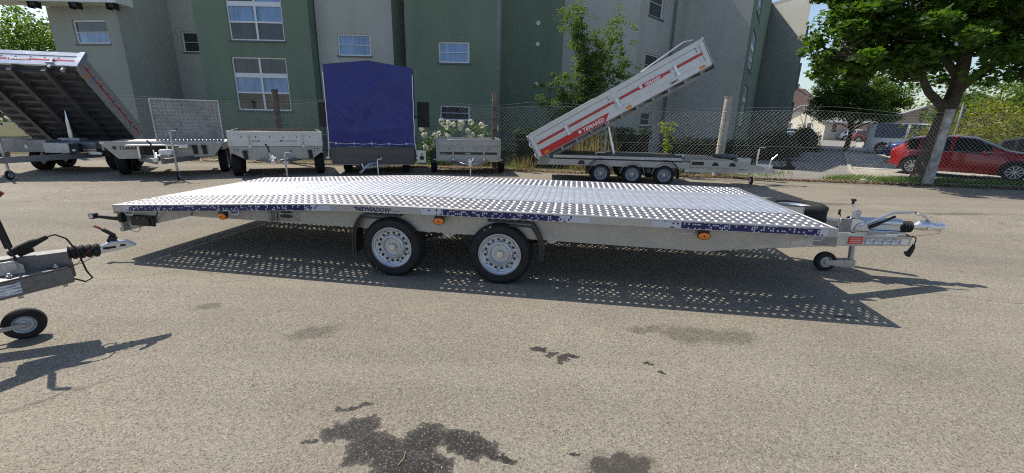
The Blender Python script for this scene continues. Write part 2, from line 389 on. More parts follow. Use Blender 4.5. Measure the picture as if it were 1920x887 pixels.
    def mesh(s, name, mats, smooth=None, bevel=0, weld=False):
        me = bpy.data.meshes.new(name); me.from_pydata(s.v, [], s.f)
        for m in ([mats] if isinstance(mats, str) else mats): me.materials.append(MAT[m])
        me.polygons.foreach_set('material_index', s.mi)
        bm = bmesh.new(); bm.from_mesh(me)
        if weld or bevel: bmesh.ops.remove_doubles(bm, verts=bm.verts, dist=.00005)
        bmesh.ops.recalc_face_normals(bm, faces=bm.faces)
        if bevel:
            es = [e for e in bm.edges if len(e.link_faces) == 2 and e.calc_face_angle(0) > R(35)]
            bmesh.ops.bevel(bm, geom=es, offset=bevel, segments=1, affect='EDGES', clamp_overlap=True)
        bm.to_mesh(me); bm.free()
        if smooth is None: smooth = any(s.sm) or bevel > 0
        if smooth:
            me.polygons.foreach_set('use_smooth', [True] * len(me.polygons)); me.set_sharp_from_angle(angle=R(38))
        me.update(); return me
    def build(s, name, mats, parent=None, loc=(0, 0, 0), rot=(0, 0, 0), **k):
        return link(name, s.mesh(name, mats, **k), parent, loc, rot)

def link(name, data, parent=None, loc=(0, 0, 0), rot=(0, 0, 0), **props):
    o = bpy.data.objects.new(name, data); COL.objects.link(o); o.location = loc; o.rotation_euler = rot
    if parent: o.parent = parent
    for k, v in props.items(): o[k] = v
    return o
def thing(name, label, cat, loc=(0, 0, 0), rz=0, group=None):
    o = bpy.data.objects.new(name, None); COL.objects.link(o); o.location = loc; o.rotation_euler = (0, 0, rz); o.empty_display_size = .1
    o['label'] = label; o['category'] = cat
    if group: o['group'] = group
    return o
def part(name, parent, loc=(0, 0, 0), rot=(0, 0, 0)):
    return link(name, None, parent, loc, rot)
def tag(o, label, cat, group=None):
    o['label'] = label; o['category'] = cat
    if group: o['group'] = group
    return o
def kind(o, k): o['kind'] = k; return o
def text(body, size, parent, loc, rot, mat, name='lettering', shear=0, space=1, off=.0, bold=0, align='LEFT'):
    c = bpy.data.curves.new(name, 'FONT'); c.body = body; c.size = size; c.extrude = .0008; c.shear = shear; c.space_character = space
    c.offset = bold; c.align_x = align; c.resolution_u = 2; c.materials.append(MAT[mat])
    tmp = bpy.data.objects.new('tmp', c); me = bpy.data.meshes.new_from_object(tmp); bpy.data.objects.remove(tmp); me.materials.clear(); me.materials.append(MAT[mat])
    return link(name, me, parent, loc, rot)
def lerp(a, b, t): return a + (b - a) * t
def interp(tab, x):
    if x <= tab[0][0]: return tab[0][1]
    for (a, u), (b, v) in zip(tab, tab[1:]):
        if x <= b: return lerp(u, v, (x - a) / (b - a))
    return tab[-1][1]

# ------------------------------------------------------------------ ground and road
def sheet(name, pts, z, mat, sub=0):
    m = MB(); m.add([(x, y, z) for x, y in pts], [tuple(range(len(pts)))]); o = m.build(name, mat); o['kind'] = 'structure'; return o
FENCE = [(-24, 15.6), (-8.2, 14.9), (-.66, 14.3), (6.62, 13.45), (12.45, 12.63), (19.5, 11.6)]
def fy(x): return interp(FENCE, x)
sheet('ground', [(-2500, -600), (2500, -600), (2500, 3000), (-2500, 3000)], -.04, 'far_ground')
sheet('yard_asphalt', [(-40, -12), (30, -12), (30, 9.9)] + [(x, fy(x) - .12) for x in (19.5, 12.45, 6.62, -.66, -8.2, -24)] + [(-40, 15.6)], 0, 'asphalt')
sheet('lawn', [(-60, 15.4)] + [(x, fy(x) + .02) for x in (-24, -8.2, -.66, 6.62, 9.2)] + [(14, 20), (20, 29), (30, 45), (-10, 60), (-60, 60)], -.012, 'lawn_soil')
sheet('road', [(8.2, fy(8.2) + .02), (10.75, fy(10.75) + .02), (12.9, 16.3), (20.5, 26.5), (34, 43), (60, 75), (52, 80), (30, 48), (15.3, 25.5), (11.2, 19.6), (7.6, 14.8)], -.004, 'road_asphalt')
sheet('parking_apron', [(10.9, fy(10.9) + .02), (26, 11), (60, 40), (60, 75), (34, 43), (20.5, 26.5), (13, 16.3)], -.016, 'paving')
m = MB()
for a, b in (((10.8, 12.95), (12.95, 16.3)), ((12.95, 16.3), (20.5, 26.5)), ((20.5, 26.5), (34, 43))):
    m.bar((*a, .0), (*b, .0), .13, .12)
o = m.build('kerb', 'kerb'); o['kind'] = 'structure'
m = MB()
for i in range(5):
    t = i / 5; x, y = lerp(14.2, 21, t), lerp(17.6, 27, t); m.add([(x, y, .0), (x + 2.6, y - .4, .0), (x + 2.6, y - .22, .0), (x, y + .18, .0)], [(0, 1, 2, 3)])
o = m.build('parking_lines', 'white_paint'); o['kind'] = 'structure'; o.location.z = .001
# soil strip under the fence
m = MB()
xs = [-24 + i * .5 for i in range(88)]
v = []
for x in xs:
    a = fy(x) - .30 - .10 * noise.noise((x * 1.7, 0, 0)); v += [(x, a, .002), (x, fy(x) - .05, .02), (x, fy(x) + .25, .004)]
m.add(v, [(3 * i + k, 3 * i + k + 1, 3 * i + k + 4, 3 * i + k + 3) for i in range(len(xs) - 1) for k in (0, 1)])
o = m.build('soil_strip', 'soil'); o['kind'] = 'structure'

# ------------------------------------------------------------------ the apartment building
BH = 10.0
P = dict(A0=(-21.4, 21.0), A1=(-17.77, 20.5), B1=(-18.1, 24.0), C1=(-14.2, 24.0), D0=(-14.57, 20.8), D1=(-9.39, 20.8), D2=(-9.3, 21.9), E0=(-9.3, 21.9),
         E0b=(-9.2, 21.3), E1=(-5.77, 21.3), E2=(-5.45, 23), F00=(-4.82, 23), F0=(-4.82, 19.8), F1=(-.84, 19.8), G0=(-.75, 22.5), G1=(2.31, 22.5), H1=(5.37, 20.3), I1=(8.45, 23.5), J1=(10.87, 21.5),
         K1=(18.5, 34.0), L1=(19.47, 31.0), M1=(25.6, 41.0))
bld = thing('apartment_building', 'grey and green rendered apartment block with stepped facade behind the fence', 'building', (0, 0, 0))
def windowset(par, p, t, n, s0, s1, z0, z1, cols, rows, glass, bands=()):
    # p = foot of facade, t = along, n = outward (towards viewer); frame set back in its reveal
    def W(s, d, z): return (p[0] + t[0] * s + n[0] * d, p[1] + t[1] * s + n[1] * d, z)
    def bx(m, a, b, d0, d1, c, e, mi=0):
        v = [W(s, d, z) for z in (c, e) for d in (d0, d1) for s in (a, b)]
        m.add(v, [(0, 2, 3, 1), (4, 5, 7, 6), (0, 1, 5, 4), (2, 6, 7, 3), (0, 4, 6, 2), (1, 3, 7, 5)], mi)
    f = MB(); d0, d1 = -.14, -.07; fw = .065
    bx(f, s0, s1, d0, d1, z0, z0 + fw); bx(f, s0, s1, d0, d1, z1 - fw, z1); bx(f, s0, s0 + fw, d0, d1 + .004, z0 + fw, z1 - fw); bx(f, s1 - fw, s1, d0, d1 + .004, z0 + fw, z1 - fw)
    for c in range(1, cols): x = lerp(s0, s1, c / cols); bx(f, x - .045, x + .045, d0, d1 + .008, z0 + fw, z1 - fw)
    for zz, hh in rows: bx(f, s0 + fw, s1 - fw, d0, d1 + .012, zz - hh, zz + hh)
    fr = f.build('window', 'window_frame', par)
    zs = [z0 + fw] + [q for zz, hh in rows for q in (zz - hh, zz + hh)] + [z1 - fw]
    k = 0
    for r in range(len(zs) // 2):
        for c in range(cols):
            g = MB(); a, b = lerp(s0, s1, c / cols) + .05, lerp(s0, s1, (c + 1) / cols) - .05
            bx(g, a, b, -.115, -.105, zs[2 * r] + .004, zs[2 * r + 1] - .004)
            g.build('pane', glass[k % len(glass)], fr); k += 1
    sl = MB(); bx(sl, s0 - .05, s1 + .05, -.13, .05, z0 - .06, z0 - .003); sl.build('sill', 'window_sill', fr)
def facade(a, b, mat, wins=(), z0=-.1, z1=BH, name='wall'):
    p = P[a]; q = P[b]; L = math.dist(p, q); t = ((q[0] - p[0]) / L, (q[1] - p[1]) / L); n = (t[1], -t[0])
    if n[0] * -(p[0] + q[0]) / 2 + n[1] * -(p[1] + q[1]) / 2 < 0: n = (-n[0], -n[1])
    def W(s, d, z): return (p[0] + t[0] * s + n[0] * d, p[1] + t[1] * s + n[1] * d, z)
    m = MB(); ss = sorted({0, L} | {x for w_ in wins for x in w_[:2]}); zz = sorted({z0, z1} | {x for w_ in wins for x in w_[2:4]})
    for i in range(len(ss) - 1):
        for j in range(len(zz) - 1):
            cs, cz = (ss[i] + ss[i + 1]) / 2, (zz[j] + zz[j + 1]) / 2
            if any(w_[0] < cs < w_[1] and w_[2] < cz < w_[3] for w_ in wins): continue
            m.add([W(ss[i], 0, zz[j]), W(ss[i + 1], 0, zz[j]), W(ss[i + 1], 0, zz[j + 1]), W(ss[i], 0, zz[j + 1])], [(0, 1, 2, 3)])
    for w_ in wins:
        a0, a1, c0, c1 = w_[:4]
        for u, v_ in (((a0, c0), (a1, c0)), ((a1, c0), (a1, c1)), ((a1, c1), (a0, c1)), ((a0, c1), (a0, c0))):
            m.add([W(u[0], 0, u[1]), W(v_[0], 0, v_[1]), W(v_[0], -.16, v_[1]), W(u[0], -.16, u[1])], [(0, 1, 2, 3)], 0)
    m.build(name, mat, bld)
    for w_ in wins: windowset(bld, p, t, n, *w_[:4], *w_[4:])
GB, GD = ['glass_sky_blind'], ['glass_dark']
def small(s0, s1, z0, z1, g=GB): return (s0, s1, z0, z1, 1, [((z0 + z1) / 2, .012)], g)
facade('A0', 'A1', 'plaster_light', [small(1.21, 2.99, 4.56, 5.56, ['glass_sky_blind', 'glass_dark']), small(1.21, 2.99, 7.5, 8.5)])
facade('A1', 'B1', 'plaster_grey')
facade('B1', 'C1', 'plaster_grey', [small(.45, 1.55, 4.72, 5.72, GD), small(.45, 1.55, 7.7, 8.7)])
facade('C1', 'D0', 'plaster_green')
def tall(s0, s1, z0, h, g): return (s0, s1, z0, z0 + h, 2, [(z0 + h * .34, .035), (z0 + h * .665, .10)], g)
facade('D0', 'D1', 'plaster_green', [tall(1.4, 3.94, 1.8, 2.36, ['glass_dark', 'glass_dark', 'glass_sky_blind', 'glass_sky_blind', 'glass_dark', 'glass_dark']),
                                      tall(1.5, 4.0, 4.86, 2.3, ['glass_dark', 'glass_dark', 'glass_sky_blind', 'glass_sky_blind', 'glass_dark', 'glass_sky_blind']), (1.55, 4.05, 7.9, 9.3, 2, [(8.6, .035)], GB)])
facade('D1', 'D2', 'plaster_green')
P['E00'] = (-9.3, 21.3)
facade('E00', 'E1', 'plaster_grey', [small(.93, 2.47, 4.37, 5.32), small(.93, 2.47, 1.75, 2.4, GD), small(.93, 2.47, 7.4, 8.4)])
facade('E1', 'E2', 'plaster_grey'); facade('E2', 'F00', 'plaster_green'); facade('F00', 'F0', 'plaster_green')
facade('F0', 'F1', 'plaster_green', [small(1.43, 2.78, 3.98, 4.84), small(1.43, 2.78, 1.54, 2.19, GD), small(1.43, 2.78, 6.9, 7.8)])
facade('F1', 'G0', 'plaster_grey'); facade('G0', 'G1', 'plaster_green'); facade('G1', 'H1', 'plaster_grey')
facade('H1', 'I1', 'plaster_grey', [small(.8, 2.2, 6.31, 7.5, GD), small(.9, 2.3, 3.75, 4.75, GD), small(1.0, 2.1, 1.48, 2.13, GD)])
facade('I1', 'J1', 'plaster_grey')
facade('J1', 'K1', 'plaster_green', [(2.2, 5.2, 1.6, 3.7, 2, [(2.3, .04), (3.0, .1)], ['glass_dark', 'glass_sky_blind']), (2.2, 5.2, 4.5, 6.4, 2, [(5.1, .04), (5.7, .1)], ['glass_dark', 'glass_sky_blind']),
                                      (2.2, 5.2, 7.2, 9.1, 2, [(7.9, .04), (8.5, .1)], ['glass_dark', 'glass_sky_blind'])])
facade('K1', 'L1', 'plaster_grey'); facade('L1', 'M1', 'plaster_green', [(2.5, 5.5, 2.0, 3.4, 2, [(2.7, .05)], GB), (2.5, 5.5, 4.4, 6.1, 2, [(5.1, .05)], GB), (2.5, 5.5, 7.0, 8.6, 2, [(7.7, .05)], GB)])
m = MB()
order = ['A0', 'A1', 'B1', 'C1', 'D0', 'D1', 'D2', 'E00', 'E1', 'E2', 'F00', 'F0', 'F1', 'G0', 'G1', 'H1', 'I1', 'J1', 'K1', 'L1', 'M1']
P['Z1'] = (17.5, 47); P['Z0'] = (-21.4, 36)
ring = [P[k] for k in order] + [P['Z1'], P['Z0']]
m.prism(ring, BH, BH + .25, 'XY'); m.build('roof', 'roof_grey', bld)
m = MB()
for a, b in (('M1', 'Z1'), ('Z1', 'Z0'), ('Z0', 'A0')):
    m.add([(*P[a], -.1), (*P[b], -.1), (*P[b], BH), (*P[a], BH)], [(0, 1, 2, 3)])
m.build('rear_wall', 'plaster_grey', bld)
for (x, y) in ((-5.05, 22.6), (7.75, 22.75)):
    m = MB(); m.tube([(x - .05, y - .2, .1), (x - .05, y - .2, BH)], .055, 10)
    for z in (1.5, 3.5, 5.5, 7.5): m.lathe([(.056, -.02), (.075, -.02), (.075, .02), (.056, .02)], (x - .05, y - .2, z), 'Z', 10)
    m.build('downpipe', 'pipe_metal', bld)
for z in (6.2, 5.25, 3.4):
    m = MB(); m.lathe([(0, -.05), (.05, -.05), (.055, -.02), (.10, -.03), (.10, 0)], (1.05, 22.49, z), 'Y', 16); m.build('vent', 'window_frame', bld)
# soffit with brackets over the left corner
m = MB(); m.box(-24.5, -17.3, 20.0, 20.9, 6.12, 6.5); m.build('soffit', 'soffit_white', bld, bevel=.01)
for x in (-21.0, -19.2, -17.6):
    m = MB(); m.box(x - .12, x + .12, 20.05, 20.25, 5.95, 6.12); m.box(x - .16, x - .13, 20.0, 20.3, 5.86, 6.118); m.box(x + .13, x + .16, 20.0, 20.3, 5.86, 6.118); m.build('soffit_lamp', 'black_plastic', bld)

# ------------------------------------------------------------------ wheels
WC = {}
def rim_mesh(rr, holes=16, mat='rim_silver', hub='hub_silver', dep=.04):
    key = ('rim', rr, holes, mat)
    if key in WC: return WC[key]
    m = MB()
    m.lathe([(rr * 1.0, .012), (rr * 1.0, -.004), (rr * .965, -.006), (rr * .95, .012), (rr * .93, .016), (rr * .885, .02), (rr * .87, .034), (rr * .80, dep)], n=40)
    r0, r1 = rr * .80, rr * .60; d = dep
    def mp(a, q, z): return (q * math.cos(a), d + z, q * math.sin(a))
    for k in range(holes):
        a0 = 2 * PI * k / holes; a1 = 2 * PI * (k + 1) / holes; cx = (a0 + a1) / 2; cy = (r0 + r1) / 2; rad = (r0 - r1) * .40; nn = 8; v = []; f = []
        for j in range(nn):
            t = 2 * PI * j / nn; c, q = math.cos(t), math.sin(t); mm = max(abs(c), abs(q)); v.append(mp(cx + (a1 - a0) / 2 * c / mm, cy + (r0 - r1) / 2 * q / mm, 0))
        for zz in (0, .02):
            for j in range(nn):
                t = 2 * PI * j / nn; v.append(mp(cx + rad / cy * math.cos(t), cy + rad * math.sin(t), zz))
        for q in range(2):
            for j in range(nn): f.append((q * nn + j, q * nn + (j + 1) % nn, (q + 1) * nn + (j + 1) % nn, (q + 1) * nn + j))
        m.add(v, f)
    m.lathe([(rr * .60, d), (rr * .57, d - .016), (rr * .50, d - .02), (rr * .46, d - .008), (rr * .43, d + .008), (0, d + .008)], n=40)
    m.lathe([(rr * .79, d + .045), (0, d + .045)], n=24)
    WC[key] = m.mesh('rim', mat, smooth=True, weld=True); return WC[key]
def hub_mesh(rr, bolts=5, dep=.04):
    key = ('hub', rr, bolts)
    if key in WC: return WC[key]
    m = MB(); m.lathe([(rr * .17, dep + .008), (rr * .17, dep - .022), (rr * .14, dep - .032), (0, dep - .033)], n=20)
    for k in range(bolts):
        a = 2 * PI * k / bolts + PI / 2; m.lathe([(rr * .055, dep + .008), (rr * .05, dep - .010), (0, dep - .014)], (rr * .31 * math.cos(a), 0, rr * .31 * math.sin(a)), 'Y', 6)
    WC[key] = m.mesh('hub', 'hub_silver', smooth=True); return WC[key]
def tyre_mesh(r, wd, rr, grooves=True):
    key = ('tyre', r, wd, rr)
    if key in WC: return WC[key]
    s = r - rr; h = wd / 2
    half = [(rr * .97, -h + .035), (rr * 1.0, -h + .004), (rr + s * .12, -h - .001), (rr + s * .42, -h - .014), (rr + s * .75, -h - .008), (r - .012, -h + .012), (r - .003, -h + .028)]
    g = []
    if grooves:
        for c in (-.5, 0):
            x = c * h * .7; g += [(r, x - .008), (r - .008, x - .006), (r - .008, x + .006), (r, x + .008)]
    pr = half + g
    mir = [(a, -b) for a, b in reversed(half)]
    if grooves: mir = [(r, h * .35 - .008), (r - .008, h * .35 - .006), (r - .008, h * .35 + .006), (r, h * .35 + .008)] + mir
    m = MB(); m.lathe([(a, b + h) for a, b in pr + mir], n=48)
    if grooves:  # tread sipes on both shoulders
        for k in range(60):
            a = 2 * PI * k / 60
            for sgn in (0, 1):
                y = .016 + sgn * (wd - .032 - .03); c, q = math.cos(a), math.sin(a)
                mt = Matrix.Translation((r * .997 * c, y + .015, r * .997 * q)) @ Matrix.Rotation(-a, 4, 'Y'); m.obox(mt, .009, .032, 2 * PI * r / 60 * .62)
    WC[key] = m.mesh('tyre', 'rubber', smooth=True); return WC[key]
def wheel(par, loc, r=.312, wd=.19, rr=.214, flip=False, rot=None, rim='rim_silver', holes=16, name='wheel', hub=True, spin=0):
    e = part(name, par, loc, rot or (0, spin, PI if flip else 0))
    link('tyre', tyre_mesh(r, wd, rr), e); link('rim', rim_mesh(rr, holes, rim), e)
    if hub: link('hub', hub_mesh(rr), e)
    return e

# ------------------------------------------------------------------ foreground: the long flatbed trailer
DZ = [(-3.2, .600), (-1.0, .722), (-.6, .740), (-.2, .750), (.6, .755), (4.1, .755)]
def dz(x): return interp(DZ, x)
XL, XR, WD = -3.21, 4.08, 2.34
fb = thing('flatbed_trailer', 'long twin axle flatbed trailer with studded aluminium deck and navy dotted side rail', 'trailer', (-1.2363, 4.1218, 0), -.1398)
def plank_mesh():
    m = MB(); px = .0745; cy = .1115
    def cells(y0, n):
        for i in range(2):
            for j in range(n):
                m.hole_cell(lambda a, b, c: (a, b, c), i * px + (.0006 if i == 0 else 0), (i + 1) * px - (.0006 if i else 0), y0 + j * cy, y0 + (j + 1) * cy, .0345, 12, [(.0300, .0068), (.0245, .0092), (.0185, .0080), (.0180, .001)])
    y1 = .006; y2 = y1 + 5 * cy; y3 = WD - .006 - 5 * cy; y4 = WD - .006
    cells(y1, 5); cells(y3, 5)
    m.box(.0006, 2 * px - .0006, 0, y1, -.004, 0); m.box(.0006, 2 * px - .0006, y4, WD, -.004, 0)
    # centre: raised ribs with a rounded crown and fine cross grooves
    for i in range(2):
        x0 = i * px; n = 34; st = (y3 - y2) / n
        prof = [(x0 + (.0006 if i == 0 else 0), 0), (x0 + .007, 0), (x0 + .010, .0065), (x0 + .0375, .0075), (x0 + .064, .0065), (x0 + .067, 0), (x0 + px - (.0006 if i else 0), 0)]
        v = []; ys = []
        for k in range(n):
            ys += [(y2 + st * (k + .0), .72), (y2 + st * (k + .22), 1), (y2 + st * (k + .78), 1)]
        ys.append((y3, .72))
        for y, f_ in ys: v += [(x, y, z * f_) for x, z in prof]
        q = len(prof); m.add(v, [(a * q + b, a * q + b + 1, (a + 1) * q + b + 1, (a + 1) * q + b) for a in range(len(ys) - 1) for b in range(q - 1)], 1)
    m.box(.0006, .004, y1, y4, -.02, -.0015); m.box(2 * px - .006, 2 * px + .006, 0, WD, -.010, -.006)
    return m.mesh('deck_plank', ['aluminium', 'aluminium_rib_sheen'], smooth=True)
PM = plank_mesh(); n = 49; step = (XR - XL - .03) / n
for i in range(n):
    x0 = XL + .015 + i * step; x1 = x0 + step
    link('deck_plank', PM, fb, (x0, 0, dz(x0) + rnd.uniform(-.0006, .0006)), (rnd.uniform(-.0008, .0008), -math.atan2(dz(x1) - dz(x0), step), 0))
def runner(par, name, mat, y0, y1, top, bot, xs, bevel=.0):
    m = MB(); v = []
    for x in xs:
        t = top(x); b = bot(x); v += [(x, y0, b), (x, y1, b), (x, y1, t), (x, y0, t)]
    k = len(xs); f = [(4 * i + a, 4 * i + (a + 1) % 4, 4 * (i + 1) + (a + 1) % 4, 4 * (i + 1) + a) for i in range(k - 1) for a in range(4)]
    f += [(0, 3, 2, 1), (4 * k - 4, 4 * k - 3, 4 * k - 2, 4 * k - 1)]
    m.add(v, f); return m.build(name, mat, par, bevel=bevel)
XS = [XL, -2.6, -2, -1.5, -1.0, -.8, -.6, -.4, -.2, .2, .6, 1.5, 2.5, 3.3, XR]
for y0, y1 in ((-.026, -.002), (WD + .002, WD + .026)):
    runner(fb, 'side_rail', 'aluminium', y0, y1, lambda x: dz(x) + .004, lambda x: dz(x) - .074, XS, .002)
    runner(fb, 'rail_lip', 'aluminium', *((y1 + .0005, y1 + .034) if y0 < 0 else (y0 - .034, y0 - .0005)), lambda x: dz(x) + .003, lambda x: dz(x) + .0005, XS)
for a_, b_ in ((-3.09, -.62), (.34, 1.98), (2.54, 4.02)):
    runner(fb, 'dotted_sticker', 'dot_band', -.0285, -.0263, lambda x: dz(x) - .008, lambda x: dz(x) - .066, [a_] + [q for q in XS if a_ < q < b_] + [b_])
for x, s in ((XL - .012, -1), (XR + .012, 1)):
    z = dz(x)
    m = MB(); m.box(x - .012, x + .012, -.026, WD + .026, z - .074, z + .0035); m.build('end_rail', 'aluminium', fb, bevel=.002)
text('NIEWIADOW', .060, fb, (-.35, -.0275, dz(-.3) - .058), (PI / 2, 0, 0), 'navy_print', shear=.25, bold=.0018)
m = MB(); m.add([(-.385, -.0270, .726), (-.33, -.0270, .728), (-.345, -.0270, .712)], [(0, 1, 2)]); m.build('brand_flash', 'navy_print', fb)
text('Made in Poland', .016, fb, (.02, -.0275, dz(0) - .05), (PI / 2, 0, 0), 'navy_print')
# frame under the deck
def bbot(x): return interp([(-3.2, .5), (-2.45, .502), (-.7, .49), (.6, .485), (2.0, .465), (3.1, .455), (4.05, .655)], x)
for y in (.068, WD - .074):
    runner(fb, 'longitudinal_beam', 'panel_grey', y, y + .006, lambda x: dz(x) - .012, bbot, [-3.17, -2.45, -1, -.6, -.2, .6, 2.0, 3.1, 3.6, 4.05])
for y in (.370, WD - .425):
    runner(fb, 'inner_beam', 'galv_dull', y, y + .055, lambda x: dz(x) - .012, lambda x: dz(x) - .09, [-3.17, -2.45, -1, -.6, -.2, .6, 2.0, 3.1, 4.05])
for i in range(15):
    x = XL + .12 + i * .50; z = dz(x)
    m = MB(); m.box(x - .03, x + .03, .076, WD - .08, z - .075, z - .025); m.build('crossmember', 'galv_dull', fb)
# rear corner plates, rear panel, lights
for y, s in ((.055, 1), (WD - .06, 1)):
    m = MB(); m.prism([(-3.19, .575), (-2.30, .60), (-2.35, .505), (-3.20, .300)], y, y + .004); m.build('corner_plate', 'panel_grey', fb)
m = MB(); m.box(-3.225, -3.195, .01, WD - .01, .30, .525); m.box(-3.26, -3.227, .02, WD - .02, .285, .34); m.box(-3.26, -3.227, -.012, WD - .02, .50, .523); m.build('rear_panel', 'panel_grey', fb, bevel=.003)
m = MB(); m.box(-3.10, -2.80, .022, .05, .365, .485); m.box(-3.06, -2.84, .008, .022, .385, .465); m.build('lamp_housing', 'black_plastic', fb, bevel=.01)
m = MB(); m.tube([(-2.80, .03, .43), (-2.74, .02, .50), (-2.70, .01, .555)], .006, 6); m.build('cable', 'black_plastic', fb); m = MB(); m.tube([(-3.12, .0, .39), (-3.08, -.01, .32), (-3.0, -.01, .30), (-2.96, -.005, .33), (-2.96, .0, .38)], .0035, 6); m.build('cable', 'black_plastic', fb)
m = MB(); m.bar((-3.18, .0, .440), (-3.42, -.05, .468), .028, .046, ht2=.032); m.box(-3.215, -3.17, -.01, .04, .40, .50); m.lathe([(0, -.03), (.034, -.03), (.036, .03), (0, .03)], (-3.46, -.06, .474), 'Y', 16); a = m.build('marker_arm', 'black_plastic', fb, bevel=.003)
m = MB(); m.lathe([(0, -.096), (.022, -.094), (.025, -.088)], (-3.455, 0, .474), 'Y', 14); m.build('marker_lens', 'lamp_clear', a)
for x in (-1.88, .52, 3.01):
    z = dz(x)
    m = MB(); m.box(x - .045, x + .045, -.02, .01, z - .135, z - .0745); m.lathe([(0, .0), (.058, .0), (.058, .018), (0, .018)], (x, -.028, 0), 'Y', 20)
    for i, q in enumerate(m.v):
        if i >= 8: m.v[i] = (q[0], q[1], z - .128 + q[2] * .62)
    a = m.build('side_marker', 'black_plastic', fb)
    m = MB(); m.lathe([(0, -.014), (.030, -.013), (.049, -.006), (.052, .002)], (0, 0, 0), 'Y', 20)
    m.v = [(q[0] + x, q[1] - .028, z - .128 + q[2] * .62) for q in m.v]; m.build('amber_lens', 'orange_lens', a)
    m = MB(); m.lathe([(0, -.0155), (.008, -.015), (.010, -.012)], (x, -.028, z - .128), 'Y', 10); m.build('lens_bolt', 'black_plastic', a)
for x in (-3.02, -1.72, 2.86, 3.93):
    z = dz(x) - .074; m = MB(); m.tube([(x - .055, -.014, z + .01), (x - .055, -.03, z - .012), (x - .038, -.034, z - .034), (x + .038, -.034, z - .034), (x + .055, -.03, z - .012), (x + .055, -.014, z + .01)], .0062, 8); m.build('lashing_ring', 'galv_blue', fb)
# hinge / latch box behind the rail
m = MB(); m.box(-1.40, -1.33, .05, .084, .515, .635); m.box(-1.335, -1.04, .062, .0845, .515, .64); m.tube([(-1.36, .045, .50), (-1.36, .045, .64)], .016, 8); m.tube([(-1.30, .05, .50), (-1.30, .05, .64)], .010, 8); a = m.build('ramp_latch', 'galv_dull', fb, bevel=.003)
for z0, z1 in ((.545, .585), (.597, .632)):
    m = MB(); c = (z0 + z1) / 2; pts = [(-1.19 + .075 * math.cos(t) * (1 if abs(math.cos(t)) < .9 else 1), c + (z1 - z0) / 2 * math.sin(t)) for t in [2 * PI * k / 16 for k in range(16)]]
    m.prism(pts, .0590, .0616); m.build('latch_slot', 'car_black', a)
# wheels, axles, mudguards
for x in (0, 1.127):
    wheel(fb, (x, 0, .3115), spin=.3 + x * .5); wheel(fb, (x, WD, .3115), flip=True)
    m = MB(); m.tube([(x, .19, .311), (x, .33, .311), (x + .17, .34, .40), (x + .17, WD - .34, .40), (x, WD - .33, .311), (x, WD - .19, .311)], .035, 10); m.box(x + .09, x + .28, .28, .34, .33, .49); m.box(x + .09, x + .28, WD - .34, WD - .28, .33, .49); m.build('axle', 'galv_dull', fb)
def arc_guard(cx, a0, a1, r, yn, wd, zt):
    m = MB(); v = []; k = 14
    for i in range(k + 1):
        a = lerp(a0, a1, i / k); c, s = math.cos(a), math.sin(a)
        x = cx + r * (abs(c) ** .8) * (1 if c > 0 else -1); z = .31 + min(zt, r * 1.0 * (abs(s) ** .8) * (1 if s > 0 else -1))
        nx, nz = c * .012, s * .012
        v += [(x, yn, z), (x + nx * 1.6, yn + .004, z + nz * 1.6), (x + nx * 1.6, yn + wd, z + nz * 1.6), (x, yn + wd, z)]
        if True: pass
    m.add(v, [(4 * i + b, 4 * i + (b + 1) % 4, 4 * (i + 1) + (b + 1) % 4, 4 * (i + 1) + b) for i in range(k) for b in range(4)] + [(0, 1, 2, 3), (4 * k + 3, 4 * k + 2, 4 * k + 1, 4 * k)])
    return m
for yn in (-.012, WD - .20):
    g = arc_guard(0, R(188), R(78), .41, yn, .212, .335); g.add(*[(lambda mm: (mm.v, mm.f))(arc_guard(0, R(188), R(100), .385, yn, .02, .30))][0]); g.build('mudguard', 'fender_plastic', fb)
    g = arc_guard(1.127, R(-2), R(102), .42, yn, .212, .335); g.add(*[(lambda mm: (mm.v, mm.f))(arc_guard(1.127, R(-2), R(80), .395, yn, .02, .30))][0]); g.build('mudguard', 'fender_plastic', fb)
for x in (.576, 1.64):
    m = MB(); m.prism([(x - .09, .485), (x + .09, .485), (x + .01, .425), (x - .03, .425)], .12, .128); m.lathe([(0, -.02), (.022, -.02), (.024, 0)], (x - .005, .12, .455), 'Y', 8); m.build('pivot_bracket', 'galv', fb, smooth=False)
    m = MB(); m.tube([(x - .02, .2, .455), (x - .33, .22, .37)], .018, 8); m.build('swing_arm', 'black_plastic', fb)
m = MB(); m.tube([(-.2, .5, .48), (.3, .5, .43), (.6, .45, .45), (1.0, .5, .42), (1.5, .4, .47), (2.2, .45, .47)], .007, 6); m.build('brake_cable', 'black_plastic', fb)
# V drawbar and nose
CY = WD / 2
for s in (1, -1):
    def Y(y): return y if s > 0 else WD - y
    m = MB()
    for seg in (((3.05, Y(.10), .512), (4.45, Y(.62), .507), .115, .122), ((4.451, Y(.6204), .507), (5.41, Y(1.0), .442), .122, .098)):
        m.bar(seg[0], seg[1], .055, seg[2], ht2=seg[3])
    m.build('drawbar_beam', 'galv', fb, bevel=.004)
    m = MB(); m.bar((4.46, Y(.60), .572), (5.40, Y(.975), .496), .085, .005); m.build('drawbar_flange', 'galv_blue', fb)
# side brackets and bolts on the near beam
for x, y, z in ((3.62, .27, .525), (3.70, .30, .525), (3.80, .335, .525)):
    m = MB(); m.lathe([(0, -.012), (.012, -.012), (.013, 0)], (x, y - .02, z), 'Y', 6); m.build('bolt', 'hub_silver', fb, smooth=False)
m = MB(); m.prism([(3.85, .60), (4.06, .655), (4.10, .655), (4.42, .57), (4.42, .46), (4.1, .47)], .50, .504); m.build('gusset', 'galv_dull', fb)
